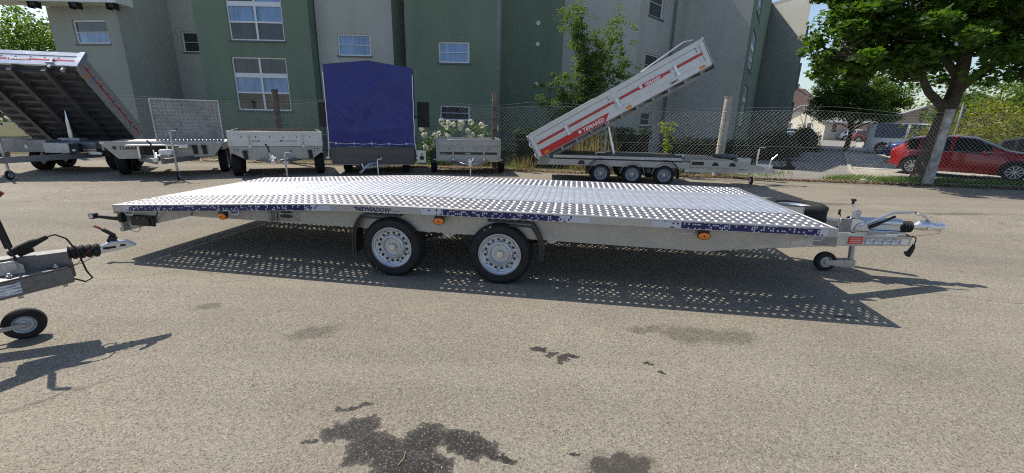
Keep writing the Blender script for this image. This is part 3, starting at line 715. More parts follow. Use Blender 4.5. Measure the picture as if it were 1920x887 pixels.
# stickers on the near drawbar beam
d = Vector((5.41 - 4.451, 1.0 - .6204, -.065)); ang = math.atan2(d.y, d.x); L = d.length
def onbeam(t, off=.03): return (4.451 + d.x * t + math.sin(ang) * off, .6204 + d.y * t - math.cos(ang) * off, .507 + d.z * t)
tilt_ = math.asin(-d.z / L)
def bsticker(t0, t1, h, mat, name, z=0):
    m = MB(); wd_ = (t1 - t0) * L; m.box(0, wd_, -.0015, 0, -h / 2, h / 2); q = onbeam(t0); return m.build(name, mat, fb, (q[0], q[1], q[2] + z), (0, tilt_, ang))
bsticker(.16, .34, .075, 'sticker_red', 'red_sticker')
for i in range(3):
    s = bsticker(.18, .32, .004, 'sticker_white', 'sticker_line', .02 - i * .02); s.location.y -= .002
for i in range(4):
    bsticker(.385 + i * .115, .49 + i * .115, .066, 'label_print', 'instruction_sticker')
bsticker(.85, .955, .062, 'sticker_white', 'label_blank')
# overrun housing, jockey wheel, handbrake, coupling
m = MB(); m.box(4.87, 5.40, CY - .045, CY + .045, .52, .60); m.lathe([(.05, 0), (.05, .52)], (4.88, CY, .60), 'X', 16); m.box(4.87, 5.42, CY - .10, CY + .10, .495, .518); m.build('overrun_housing', 'galv_blue', fb, bevel=.004)
m = MB(); m.prism([(4.85, .50), (5.08, .50), (5.02, .60), (4.94, .635), (4.85, .64)], CY - .085, CY - .078); m.lathe([(0, 0), (.07, 0), (.07, .01), (0, .01)], (4.98, CY - .10, .53), 'Y', 18); m.build('brake_bracket', 'galv_bright', fb, smooth=False)
m = MB(); m.box(4.74, 4.86, CY - .11, CY - .06, .49, .64); m.build('clamp_plate', 'galv_dull', fb, bevel=.004)
m = MB(); m.tube([(4.74, CY - .09, .66), (4.72, CY - .10, .71)], .005, 6); m.lathe([(.008, -.02), (.012, 0), (.012, .035), (.005, .045)], (4.715, CY - .10, .70), 'Z', 8); m.build('release_lever', 'black_plastic', fb)
m = MB(); m.tube([(4.95, CY - .10, .565), (5.02, CY - .10, .60), (5.22, CY - .10, .715), (5.27, CY - .10, .732), (5.45, CY - .10, .742)], .012, 10); m.build('handbrake_lever', 'galv_blue', fb)
m = MB(); m.lathe([(0, .014), (.0125, .012), (.0125, -.006)], (5.45, CY - .10, .742), 'X', 10); m.build('lever_tip', 'red_plastic', fb)
m = MB(); m.tube([(5.04, CY - .10, .555), (5.13, CY - .10, .603), (5.131, CY - .10, .604), (5.27, CY - .10, .69)], [.022, .022, .014, .014], 10); m.build('gas_strut', 'black_plastic', fb)
m = MB(); m.tube([(5.39, CY, .565), (5.40, CY, .565)], .055, 14); pts = [(5.39 + i * .0105, CY, .565) for i in range(13)]; m.tube(pts, [.052 + (.012 if i % 3 else -.004) for i in range(13)], 16); m.build('bellows', 'rubber', fb)
m = MB(); m.tube([(5.51, CY, .565), (5.56, CY, .57), (5.60, CY, .585), (5.66, CY, .585), (5.70, CY, .575), (5.74, CY, .575), (5.80, CY, .58), (5.82, CY, .57)], [.026, .036, .058, .062, .046, .042, .052, .044], 14)
m.tube([(5.655, CY - .07, .575), (5.655, CY + .07, .575)], .022, 10); m.build('coupling_head', 'galv_bright', fb)
m = MB(); m.bar((5.71, CY, .62), (5.60, CY, .705), .05, .022); m.bar((5.60, CY, .705), (5.535, CY, .71), .05, .026); m.build('coupling_handle', 'galv_bright', fb, bevel=.004)
m = MB(); m.tube([(5.0, CY, .16), (4.93, CY - .03, .70)], [.028, .028], 14); m.lathe([(.04, 0), (.04, .08), (0, .085)], (4.93, CY - .03, .645), 'Z', 14); m.build('jockey_tube', 'galv', fb)
m = MB(); m.tube([(4.93, CY - .03, .72), (4.92, CY - .03, .75), (4.88, CY - .03, .765), (4.87, CY - .03, .80)], .006, 8); m.build('crank', 'galv_bright', fb)
m = MB(); m.lathe([(.008, -.01), (.014, .0), (.012, .02), (.026, .032), (.027, .045), (.015, .052), (0, .053)], (4.87, CY - .03, .80), 'Z', 8); m.build('crank_knob', 'black_plastic', fb)
m = MB(); m.prism([(4.72, .135), (4.72, .085), (4.95, .065), (5.03, .075), (5.03, .155), (4.93, .15)], CY - .05, CY - .042); m.prism([(4.72, .135), (4.72, .085), (4.95, .065), (5.03, .075), (5.03, .155), (4.93, .15)], CY + .042, CY + .05); m.box(4.96, 5.03, CY - .042, CY + .042, .145, .152); m.build('jockey_fork', 'galv', fb)
def small_wheel(par, loc, r, wd, rz=0, name='jockey_wheel'):
    e = part(name, par, loc, (0, 0, rz)); key = ('sw', r)
    if key not in WC:
        a = MB(); a.lathe([(r * .55, .006), (r * .62, 0), (r * .85, 0), (r, wd * .22), (r, wd * .78), (r * .85, wd), (r * .62, wd), (r * .55, wd - .006)], n=28)
        b = MB(); b.lathe([(r * .58, .004), (r * .55, -.001), (r * .48, .004), (r * .42, .014), (r * .28, .014), (r * .24, .002), (r * .12, .0), (0, -.002)], n=24); b.lathe([(r * .58, wd - .004), (r * .5, wd), (r * .4, wd - .014), (r * .2, wd), (0, wd)], n=24)
        WC[key] = (a.mesh('tyre', 'rubber', smooth=True), b.mesh('rim', 'rim_silver', smooth=True))
    link('tyre', WC[key][0], e); link('rim', WC[key][1], e); return e
small_wheel(fb, (4.74, CY - .035, .112), .112, .07)
m = MB(); m.tube([(5.44, CY - .03, .50), (5.50, CY - .05, .47), (5.56, CY - .05, .46), (5.57, CY - .05, .42), (5.56, CY - .05, .37)], .006, 6); m.build('plug_cable', 'black_plastic', fb)
m = MB(); m.tube([(5.56, CY - .05, .38), (5.56, CY - .05, .35), (5.545, CY - .05, .30), (5.53, CY - .05, .25), (5.525, CY - .05, .24)], [.012, .02, .026, .026, .018], 10); m.tube([(5.54, CY - .05, .285), (5.50, CY - .05, .275)], [.018, .022], 10); m.build('plug', 'black_plastic', fb)
m = MB(); m.tube([(5.42, CY - .03, .47), (5.55, CY - .04, .47), (5.68, CY - .05, .50), (5.78, CY - .05, .52), (5.80, CY - .02, .535)], .0028, 6); m.build('breakaway_cable', 'red_plastic', fb)
# spare wheel lying behind the deck end
sw = wheel(fb, (4.40, 1.40, .735), r=.336, rr=.19, rot=(-PI / 2, 0, 0), name='spare_wheel', hub=True)
for c_ in sw.children:
    if c_.name.split('.')[0] != 'tyre': c_.location.y = .03
m = MB(); m.box(4.02, 4.33, 1.03, 1.036, .60, .74); m.box(4.02, 4.335, 1.026, 1.05, .741, .748); m.box(4.331, 4.337, 1.025, 1.05, .58, .74); m.build('carrier_plate', 'galv_blue', fb)
m = MB(); m.bar((4.1, 1.42, .50), (4.9, 1.17, .50), .06, .04); m.build('carrier_arm', 'galv', fb)

# ------------------------------------------------------------------ the drawbar that enters from the left foreground
T0 = thing('trailer_drawbar', 'galvanised trailer drawbar entering from the left edge on a small jockey wheel', 'trailer', (-2.91, 3.08, 0), math.atan2(.66, .75))
m = MB(); m.prism([(-.19, .585), (-.19, .635), (-.12, .668), (-.03, .658), (.0, .632), (.02, .612), (-.02, .604)], -.032, .032); m.build('coupling_head', 'galv_blue', T0, bevel=.006)
m = MB(); m.box(-.17, -.10, -.0335, -.032, .615, .632); m.lathe([(0, -.006), (.010, -.005), (.011, 0)], (-.145, -.034, .622), 'Y', 8); m.box(-.075, -.045, -.0345, -.032, .622, .638); m.build('coupling_bolt', 'black_plastic', T0)
m = MB(); m.bar((-.125, 0, .655), (-.10, 0, .70), .045, .05); m.bar((-.09, 0, .70), (-.155, 0, .765), .042, .022); m.build('coupling_handle', 'black_plastic', T0, bevel=.006)
m = MB(); m.bar((-.092, 0, .712), (-.195, 0, .796), .030, .012); m.build('handle_grip', 'dark_red', T0, bevel=.004)
m = MB(); pts = [(-.19 - i * .0125, 0, .61 + i * .0005) for i in range(14)]; m.tube(pts, [.040 + (.010 if i % 3 else -.002) for i in range(14)], 18); m.build('bellows', 'rubber', T0)
for s in (-1, 1):
    m = MB(); a = Vector((-.36, .055 * s, .475)); b = Vector((-1.9, (.55 if s > 0 else .80) * s, .475)); m.bar(a, b, .06, .115); m.build('drawbar_beam', 'galv_dark', T0, bevel=.005)
    m = MB(); m.bar(a + Vector((-.02, 0, .063)), b + Vector((0, 0, .063)), .085, .006); m.build('beam_flange', 'galv_dull', T0)
m = MB(); m.box(-.75, -.35, -.055, .055, .545, .64); m.box(-.73, -.36, -.075, .075, .541, .548); m.build('overrun_housing', 'galv_dark', T0, bevel=.006)
m = MB()
for x, y in ((-.42, -.085), (-.62, -.17), (-.42, .06)): m = MB(); m.lathe([(.016, 0), (.016, .012), (.008, .014), (.008, .026), (0, .027)], (x, y, .546), 'Z', 8); m.build('bolt', 'galv', T0, smooth=False)
for x, y in ((-.40, -.07), (-.60, -.17)): m = MB(); m.lathe([(.012, 0), (.012, -.025), (0, -.026)], (x, y, .418), 'Z', 8); m.build('bolt', 'galv', T0, smooth=False)
m = MB(); m.prism([(-.70, .545), (-.56, .545), (-.56, .60), (-.60, .635), (-.66, .63)], -.105, -.097); m.lathe([(0, 0), (.035, 0), (.035, .01), (0, .01)], (-.62, -.118, .60), 'Y', 16); m.build('lever_plate', 'galv', T0, smooth=False)
m = MB(); m.tube([(-.585, -.09, .635), (-.60, -.09, .72), (-.601, -.09, .721), (-.625, -.09, .97)], [.007, .007, .019, .019], 10); m.build('damper', 'black_plastic', T0)
m = MB(); m.tube([(-.625, -.09, .97), (-.615, -.09, 1.03), (-.56, -.09, 1.09)], .016, 8); m.build('lever_grip', 'dark_red', T0)
m = MB(); m.tube([(-.62, -.03, .665), (-.56, -.03, .695), (-.50, -.03, .725), (-.47, -.03, .735), (-.43, -.03, .755)], [.02, .028, .026, .018, .014], 10); m.tube([(-.58, -.03, .66), (-.51, -.03, .685)], .022, 8); m.build('plug', 'rubber', T0)
m = MB(); m.tube([(-.43, -.03, .755), (-.39, -.03, .765), (-.34, -.04, .73), (-.30, -.06, .63), (-.28, -.06, .48), (-.26, -.05, .42), (-.30, -.05, .40), (-.36, -.05, .44), (-.37, -.04, .46)], .006, 6); m.build('plug_cable', 'black_plastic', T0)
m = MB(); m.tube([(-.36, -.06, .53), (-.31, -.06, .55), (-.25, -.055, .62), (-.19, -.05, .665), (-.18, -.04, .655)], .0028, 6); m.tube([(-.36, -.06, .53), (-.29, -.06, .545), (-.22, -.055, .58)], .0028, 6); m.build('breakaway_cable', 'dark_red', T0)
q = -.115
m = MB(); c = math.atan2(-.565, -1.54)
e = part('identification_label', T0); m.bar((-.58, -.1995, .475), (-.82, -.3155, .475), .0015, .07); m.build('label_plate', 'label_print', e)
text('ALKO', .022, T0, (-.81, -.3125, .488), (PI / 2, 0, .45), 'black_print', bold=.001)
small_wheel(T0, (-.675, .10, .112), .112, .05, .05)
m = MB(); m.bar((-.65, .09, .112), (-1.05, .085, .10), .008, .034); m.bar((-.65, .165, .112), (-1.05, .165, .10), .008, .034); m.lathe([(0, -.008), (.014, -.008), (.015, 0)], (-.675, .085, .112), 'Y', 8); m.build('wheel_fork', 'galv', T0, bevel=.003)
m = MB(); m.tube([(-1.04, .125, .10), (-1.05, .125, .60)], .026, 12); m.build('jockey_tube', 'galv', T0)
m = MB(); m.box(-3.4, -1.5, -.9, .9, .53, .85); m.build('trailer_body', 'galv_dull', T0, bevel=.01)
for s in (-1, 1): wheel(T0, (-2.5, .95 * s + (-.19 if s < 0 else .19), .3115), flip=s > 0)

# ------------------------------------------------------------------ background trailers
BACK = 'trailers parked in a row along the fence'
def sideboard(par, x0, x1, y, z0, z1, mat, thick=.025, name='front_board', ribs=True):
    # ribbed drop side in the xz plane, facing -y
    m = MB(); m.box(x0, x1, y, y + thick, z0, z1)
    h = z1 - z0; e = .045
    m.box(x0, x1, y - .012, y - .0005, z1 - e, z1 - .002); m.box(x0, x1, y - .012, y - .0005, z0 + .002, z0 + e * .8)
    m.box(x0, x0 + e, y - .016, y - .0125, z0 + .004, z1 - .004); m.box(x1 - e, x1, y - .016, y - .0125, z0 + .004, z1 - .004)
    if ribs: m.box(x0 + e, x1 - e, y - .010, y - .0005, z0 + h * .44, z0 + h * .50)
    return m.build(name, mat, par, bevel=.003)
def latch(par, x, y, z0, z1, blue=True):
    m = MB(); m.box(x - .022, x + .022, y - .028, y - .006, z0 + .05, z1); m.box(x - .010, x + .010, y - .036, y - .029, z0 + .06, z1 - .03); a = m.build('latch', 'galv', par, bevel=.002)
    m = MB(); m.prism([(x - .022, z0 + .07), (x + .022, z0 + .07), (x + .035, z0), (x - .035, z0)], y - .045, y - .02); m.build('latch_hook', 'galv_blue', a)
def dots(par, xs, y, z, r=.014):
    for x in xs:
        m = MB(); m.lathe([(r, -.003), (r, 0)], (x, y, z), 'Y', 10); m.lathe([(0, -.002), (r * .9, -.002)], (x, y, z), 'Y', 10); m.build('board_hole', 'car_black', par)
def vdrawbar(par, y0, ytip, zt, hw, mat='galv', h=.08, w_=.05, cx=0):
    for s in (-1, 1):
        m = MB(); m.bar((cx + hw * s, y0, zt), (cx + .05 * s, ytip, zt), w_, h); m.build('drawbar_beam', mat, par, bevel=.003)
def coupling(par, x, y, z, s=1.0, lever=True, red=False):
    m = MB(); m.tube([(x, y, z), (x, y - .12 * s, z), (x, y - .22 * s, z - .01)], [.035 * s, .045 * s, .04 * s], 12); m.box(x - .05 * s, x + .05 * s, y - .02, y + .30 * s, z - .05 * s, z + .06 * s); a = m.build('coupling', 'galv_bright', par)
    m = MB(); m.tube([(x, y + .02, z), (x, y - .06 * s, z)], .05 * s, 12); m.build('bellows', 'rubber', a)
    m = MB(); m.bar((x, y - .14 * s, z + .04), (x - .02, y - .02 * s, z + .14), .05, .02); m.build('coupling_handle', 'galv_bright', a)
    if lever:
        m = MB(); m.tube([(x - .06, y + .1, z + .04), (x - .07, y + .08, z + .20)], .012, 8); m.build('brake_lever', 'chrome', a)
        m = MB(); m.tube([(x - .07, y + .08, z + .20), (x - .09, y + .06, z + .34), (x - .14, y + .03, z + .42)], .018, 8); m.build('lever_grip', 'black_plastic', a)
def jockey(par, x, y, top, wheelr=.11, crank=True, w_=.05):
    m = MB(); m.tube([(x, y, .16), (x, y, top)], .026, 12); m.lathe([(.034, 0), (.034, .05)], (x, y, .42), 'Z', 12); m.build('jockey_tube', 'galv', par)
    if crank:
        m = MB(); m.tube([(x, y, top), (x, y, top + .03), (x + .13, y, top + .035)], .007, 8); a = m.build('crank', 'white_plastic', par)
        m = MB(); m.lathe([(.01, 0), (.02, .03), (.02, .05), (0, .052)], (x + .13, y, top + .04), 'Z', 8); m.build('crank_knob', 'black_plastic', a)
    if wheelr:
        m = MB(); m.box(x - .035, x - .03, y - .03, y + .03, .09, .20); m.box(x + .03, x + .035, y - .03, y + .03, .09, .20); m.box(x - .035, x + .035, y - .03, y + .03, .196, .202); m.build('jockey_fork', 'galv', par)
        small_wheel(par, (x + .025, y, wheelr), wheelr, .05, PI / 2)
def chock(par, x, y, z):
    m = MB(); m.prism([(x - .05, z), (x + .05, z), (x + .06, z - .20), (x - .03, z - .22)], y - .06, y - .01); m.box(x - .055, x + .055, y - .075, y - .005, z - .035, z + .02); m.build('wheel_chock', 'black_plastic', par, bevel=.005)

# T2: low flatbed with upright studded ramp
t = thing('ramp_trailer', 'low grey flatbed trailer with upright studded ramp at its far end', 'trailer', (-8.9, 10.9, 0), .5, BACK)
m = MB(); m.prism([(-1.25, .90), (1.25, .90), (1.25, .85), (.98, .50), (-.96, .47), (-1.25, .85)], -.012, .02); m.build('front_board', 'panel_grey', t, bevel=.004)
m = MB(); m.box(-1.25, 1.25, .022, 1.9, .82, .86); m.build('deck', 'galv', t, bevel=.004)
m = MB(); m.box(-1.24, -1.20, .022, 2.3, .68, .818); m.box(1.20, 1.24, .022, 2.3, .68, .818); m.box(-.6, -.52, .022, 2.3, .60, .818); m.box(.52, .6, .022, 2.3, .60, .818); m.build('chassis_rail', 'galv_dull', t)
for x in (-1.19, 1.13):
    m = MB(); pts = [(x - .02 + .05 * math.cos(k * PI / 8), .862 + .026 * math.sin(k * PI / 8)) for k in range(16)]; m.prism(pts, -.022, -.0125); m.build('position_lamp', 'lamp_clear', t)
text('TEMARED', .105, t, (-.92, -.014, .70), (PI / 2, 0, 0), 'black_print', bold=.003, space=1.1)
m = MB(); m.prism([(-1.03, .705), (-.97, .705), (-.96, .775), (-1.0, .79), (-1.04, .775)], -.0145, -.0125); m.build('emblem', 'black_print', t)
m = MB(); m.box(-.72, .52, -.36, -.013, .80, .83); m.box(-.50, -.46, -.34, -.02, .50, .798); m.box(.06, .10, -.34, -.02, .50, .798); m.box(.32, .5, -.34, -.30, .75, .798); m.build('front_shelf', 'galv_bright', t, bevel=.003)
m = MB(); m.box(-.45, .05, -.03, -.014, .56, .78); m.build('shelf_recess', 'car_black', t)
for x in (.60, .80): chock(t, x, -.02, .78)
vdrawbar(t, .2, -.95, .47, .62, 'galv_dull', .12, .06); coupling(t, 0, -1.05, .55, 1.2); jockey(t, .28, -.78, 1.15)
m = MB(); m.box(.02, .26, -.95, -.80, .62, .75); m.build('winch_cover', 'white_plastic', t, bevel=.02)
m = MB(); y0 = .42; ra, rb = -.22, 1.20
for i in range(17):
    for j in range(12): m.hole_cell(lambda a, b, c: (a, y0 - c, b), ra + i * (rb - ra) / 17, ra + (i + 1) * (rb - ra) / 17, .87 + j * 1.05 / 12, .87 + (j + 1) * 1.05 / 12, .030, 8, [(.022, .006), (.016, .007), (.014, -.004)])
o = m.build('ramp_panel', 'galv_dull', t)
m = MB(); m.box(ra - .03, rb + .03, y0 - .02, y0 + .03, 1.922, 1.95); m.box(ra - .03, ra - .002, y0 - .02, y0 + .03, .865, 1.921); m.box(rb + .002, rb + .03, y0 - .02, y0 + .03, .865, 1.921); m.build('ramp_frame', 'galv', t)
for y in (.9, 1.7):
    wheel(t, (-1.20, y, .31), rot=(0, 0, -PI / 2)); wheel(t, (1.20, y, .31), rot=(0, 0, PI / 2))
for s in (-1, 1):
    m = MB(); m.box(min(.95 * s, 1.22 * s), max(.95 * s, 1.22 * s), .5, 2.1, .645, .67); m.build('mudguard', 'galv_dull', t)

# T3: light grey box trailer
t = thing('box_trailer', 'light grey drop side trailer with six dark holes across its front board', 'trailer', (-6.31, 11.4, 0), .476, BACK)
hw = 1.09; zt = 1.19; zm = .80
sideboard(t, -hw, hw, 0, zm, zt, 'zinc_panel', ribs=False)
m = MB(); m.box(-hw + .12, hw - .12, -.006, -.0005, zm + .11, zm + .117); m.box(-hw + .12, hw - .12, -.006, -.0005, zt - .10, zt - .093); m.build('board_rib', 'panel_grey', t)
dots(t, [-.80 + i * .32 for i in range(6)], -.003, zt - .15, .018)
for x in (-.63, .62): latch(t, x, 0, zm - .03, zt - .10)
text('SOLID', .055, t, (-.57, -.004, zm + .12), (PI / 2, 0, 0), 'black_print', bold=.001, space=1.25)
text('UT', .065, t, (.06, -.004, zm + .12), (PI / 2, 0, 0), 'black_print', shear=.3, bold=.003)
text('UNITRAILER', .045, t, (.20, -.004, zm + .125), (PI / 2, 0, 0), 'black_print', space=1.15)
m = MB(); m.prism([(-hw, zm - .01), (hw, zm - .01), (hw, .66), (hw - .25, .47), (-hw + .35, .45), (-hw, .66)], -.004, .012); m.build('lower_panel', 'panel_grey', t, bevel=.002)
for x in (-.95, .93):
    m = MB(); m.box(x - .045, x + .045, -.022, -.0045, .685, .74); a = m.build('position_lamp', 'black_plastic', t); m = MB(); m.box(x - .028, x + .028, -.026, -.0225, .697, .728); m.build('lamp_glass', 'white_plastic', a)
for x in (-.76, .77): chock(t, x, -.01, .68)
m = MB(); m.box(-.55, -.44, -.007, -.0045, .66, .70); m.build('sticker', 'label_print', t)
sd_ = 2.6
for s in (-1, 1):
    m = MB(); x = hw * s; m.box(min(x, x - .025 * s), max(x, x - .025 * s), .03, sd_, zm, zt); m.box(min(x + .001 * s, x + .012 * s), max(x + .001 * s, x + .012 * s), .03, sd_, zt - .05, zt - .002); m.box(min(x + .001 * s, x + .012 * s), max(x + .001 * s, x + .012 * s), .03, sd_, zm + .17, zm + .20)
    m.build('side_board', 'galv_blue', t); m = MB(); m.box(min(x, x - .04 * s), max(x, x - .04 * s), .0135, sd_, .62, zm - .003); m.build('chassis_rail', 'panel_grey', t)
    m = MB(); m.box(min(x, x + .02 * s), max(x, x + .02 * s), -.02, .028, zm - .02, zt + .012); m.build('corner_post', 'galv', t, bevel=.003)
m = MB(); m.box(-hw + .03, hw - .03, .03, sd_, zm - .02, zm); m.box(-hw, hw, sd_ + .001, sd_ + .026, zm, zt); m.build('floor', 'wood_board', t)
for y in (.5, 1.3):
    wheel(t, (-hw - .02, y, .31), rot=(0, 0, -PI / 2)); wheel(t, (hw + .02, y, .31), rot=(0, 0, PI / 2))
vdrawbar(t, .3, -.75, .46, .55, 'galv', .10); coupling(t, -.10, -.95, .50, 1.2); 
m = MB(); m.tube([(.16, -.85, .06), (.16, -.85, .62)], .024, 12); m.box(.10, .22, -.9, -.8, .40, .46); m.build('jockey_tube', 'galv', t)
m = MB(); m.tube([(.16, -.85, .62), (.16, -.85, .69), (.30, -.85, .70)], .008, 8); a = m.build('crank', 'white_plastic', t); m = MB(); m.lathe([(.01, 0), (.022, .03), (.022, .05), (0, .052)], (.30, -.85, .70), 'Z', 8); m.build('crank_knob', 'black_plastic', a)
small_wheel(t, (.13, -.80, .08), .08, .05, PI / 2)

# T4: blue tarpaulin trailer
t = thing('tarpaulin_trailer', 'dark grey box trailer under a tall navy blue tarpaulin with white lacing', 'trailer', (-4.0, 12.15, 0), .2, BACK)
hw = 1.15; dp = 2.2
m = MB(); zb, zs, zp = .80, 2.93, 3.07; nx, nz = 26, 24
def wob(x, y, z): return .035 * noise.noise((x * 1.3 + 3, y, z * .9)) + .014 * noise.noise((x * 4, y * 2, z * 2.2 + 9)) - .018 * max(0, 1 - abs(z - 1.25 - .12 * noise.noise((x, 0, 0))) / .08) * (1 if abs(x) < .75 else 0)
v = []
for j in range(nz + 1):
    for i in range(nx + 1):
        x = lerp(-hw, hw, i / nx); top = zs + (zp - zs) * max(0, 1 - abs(x) / hw); z = lerp(zb + .012 * math.sin(x * 9), top, j / nz); v.append((x, -.02 + wob(x, 0, z), z))
m.add(v, [(j * (nx + 1) + i, j * (nx + 1) + i + 1, (j + 1) * (nx + 1) + i + 1, (j + 1) * (nx + 1) + i) for j in range(nz) for i in range(nx)], 0, True)
for s in (-1, 1):
    v = []
    for j in range(nz + 1):
        for i in range(13):
            y = lerp(-.02, dp, i / 12); z = lerp(zb, zs, j / nz); v.append((s * (hw + .5 * wob(y + 5, 1, z) * (1 if 0 < i < 12 else 0)), y + (wob(s * hw, 0, z) if i == 0 else 0), z))
    m.add(v, [(j * 13 + i, j * 13 + i + 1, (j + 1) * 13 + i + 1, (j + 1) * 13 + i) for j in range(nz) for i in range(12)], 0, True)
v = []
for x, z in ((-hw, zs), (0, zp), (hw, zs)): v += [(x, -.025, z), (x, dp, z)]
m.add(v, [(0, 1, 3, 2), (2, 3, 5, 4), (1, 5, 3)]); m.add([(-hw, dp, zb), (hw, dp, zb), (hw, dp, zs), (-hw, dp, zs)], [(0, 1, 2, 3)])
m.build('tarpaulin', 'tarp_blue', t, smooth=True)
sideboard(t, -hw + .03, hw - .03, -.005, .31, .79, 'anthracite', name='front_board')
for s in (-1, 1):
    m = MB(); x = (hw - .03) * s; m.box(min(x, x + .02 * s), max(x, x + .02 * s), .025, dp, .31, .80); m.build('side_board', 'anthracite', t)
m = MB(); m.box(-hw + .05, hw - .05, .03, dp, .30, .33); m.box(-hw + .03, hw - .03, -.03, .02, .285, .305); m.build('floor', 'galv_dull', t)
for i in range(5):
    x = -.98 + i * .475; m = MB(); pts = [(x + .017 * math.cos(k * PI / 6), .885 + .035 * math.sin(k * PI / 6)) for k in range(12)]; m.prism(pts, -.055, -.04); m.build('eyelet', 'tarp_lace', t)
m = MB(); m.tube([(-hw - .01, -.03, 2.75)] + [(-hw - .012 + .006 * math.sin(k * 3), -.045, 2.6 - k * .2) for k in range(9)] + [(-hw - .03, -.05, .7), (-hw - .06, -.05, .50)], .011, 6)
m.tube([(hw + .01, -.03, 2.75)] + [(hw + .004 + .006 * math.sin(k * 2.3), -.045, 2.6 - k * .2) for k in range(9)] + [(hw + .04, -.05, .7), (hw + .07, -.05, .52)], .011, 6)
m.tube([(-hw, -.05, .90)] + [(-.98 + k * .2375, -.055, .885 - (.02 if k % 2 else 0)) for k in range(9)] + [(hw, -.05, .885)], .006, 6); m.build('lacing_rope', 'tarp_lace', t)
for s in (-1, 1):
    m = MB(); x = (hw + .075) * s; m.box(x - .05, x + .05, -.07, -.03, .46, .51); m.build('marker_block', 'white_plastic', t, bevel=.01)
# dark mudguards / wheels
for s in (-1, 1):
    wheel(t, (s * (hw - .22), .75, .29), r=.29, rot=(0, 0, PI / 2 * s), rim='rim_grey', rr=.175, wd=.17)
m = MB(); m.box(-.52, -.1, .1, .3, .16, .30); m.build('axle_box', 'car_black', t)
m = MB(); m.tube([(-.22, -.45, .22), (-.12, -.3, .33), (.12, .05, .33)], .045, 10); m.tube([(-.30, -.62, .14), (-.22, -.45, .22)], .04, 10); m.tube([(-.25, -.4, .24), (-.28, -.4, .36)], .02, 8); m.build('coupling', 'galv_bright', t)
m = MB(); m.bar((-.12, -.4, .26), (.5, .2, .30), .05, .07); m.bar((-.12, -.4, .26), (-.6, .2, .30), .05, .07); m.build('drawbar_beam', 'galv_blue', t)
m = MB(); m.tube([(.13, -.35, .04), (.13, -.35, .44), (.13, -.35, .47), (.24, -.35, .475)], .018, 8); m.lathe([(.01, 0), (.022, .03), (.022, .05), (0, .052)], (.24, -.35, .475), 'Z', 8); m.build('jockey_tube', 'galv_bright', t)
# black boards seen behind the tarpaulin and the tool box
for x, z0, z1, w_ in ((-1.45, 1.30, 2.02, .28), (1.42, 1.33, 2.08, .36)):
    o_ = MB(); o_.box(x - w_ / 2, x + w_ / 2, .95, .99, z0, z1); o_.build('mirror_board', 'black_plastic', t, bevel=.005)
    o_ = MB(); o_.bar((x, .96, z0 + .3), (1.1 if x > 0 else -1.1, .96, z0 + .3), .03, .04); o_.build('board_arm', 'black_plastic', t)
m = MB(); m.box(1.19, 1.47, .05, .36, .30, .72); m.build('tool_box', 'anthracite', t, bevel=.008)
m = MB(); m.box(1.20, 1.46, .04, .0495, .34, .70); a = m.build('box_door', 'galv_blue', t)
m = MB(); m.box(1.29, 1.40, .034, .0395, .43, .53); m.box(1.33, 1.36, .034, .0395, .531, .62); m.build('door_lock', 'black_plastic', a)

# T5: small grey trailer
t = thing('small_trailer', 'small low grey trailer with black front stripe, in front of white hydrangeas', 'trailer', (-1.35, 12.75, 0), .15, BACK)
hw = .93; z0, z1, z2 = .38, .83, 1.03; dp = 1.45
sideboard(t, -hw, hw, 0, z0 + .02, z1, 'panel_grey', ribs=False); sideboard(t, -hw + .02, hw - .02, .004, z1 + .003, z2, 'panel_grey', ribs=False, name='upper_board')
m = MB(); m.box(-hw + .08, hw - .08, -.014, -.0005, .585, .655); m.build('black_stripe', 'black_print', t)
text('martz', .065, t, (-.10, -.016, .60), (PI / 2, 0, 0), 'white_paint', bold=.001); text('premium', .04, t, (-.82, -.016, .606), (PI / 2, 0, 0), 'white_paint', shear=.3)
dots(t, [-.58 + i * .385 for i in range(4)], -.004, .755, .02)
for x in (-.46, .45): latch(t, x, 0, .42, .80)
for s in (-1, 1):
    m = MB(); x = hw * s
    m.box(min(x, x - .02 * s), max(x, x - .02 * s), .028, dp, z0, z1); m.box(min(x - .001 * s, x - .019 * s), max(x - .001 * s, x - .019 * s), .03, dp, z1 + .002, z2); m.box(min(x, x - .035 * s), max(x, x - .035 * s), .03, dp, z2 + .001, z2 + .02); m.build('side_board', 'galv', t)
    m = MB(); m.box(min(x, x + .03 * s), max(x, x + .03 * s), -.015, .027, z0, z2 + .01); m.build('corner_post', 'panel_grey', t, bevel=.003)
    m = MB(); m.box(min(x + .02 * s, x + .2 * s), max(x + .02 * s, x + .2 * s), .25, .95, .60, .66); m.box(min(x + .02 * s, x + .2 * s), max(x + .02 * s, x + .2 * s), .22, .25, .30, .66); m.build('mudguard', 'fender_plastic', t, bevel=.01)
    m = MB(); m.box(x + .08 * s - .04, x + .08 * s + .04, .205, .219, .40, .435); m.build('marker_lamp', 'white_plastic', t)
    wheel(t, (x + .19 * s, .6, .27), r=.27, rr=.165, wd=.15, rot=(0, 0, PI / 2 * s), rim='rim_grey')
m = MB(); m.box(-hw, hw, dp + .001, dp + .02, z0, z2); m.build('tail_board', 'galv', t); m = MB(); m.box(-hw + .03, hw - .03, .03, dp, z0 - .01, z0 + .01); m.build('floor', 'wood_board', t)
m = MB(); m.prism([(-.62, .40), (-.46, .52), (-.40, .40), (.40, .40), (.46, .52), (.62, .40), (.30, .24), (-.30, .24)], -.035, -.02); m.build('drawbar_bracket', 'galv_dull', t)
for s in (-1, 1):
    m = MB(); m.bar((.5 * s, -.04, .40), (.03 * s, -.75, .33), .05, .06); m.build('drawbar_beam', 'galv_blue', t, bevel=.003)
coupling(t, 0, -.78, .38, 1.0, lever=False)
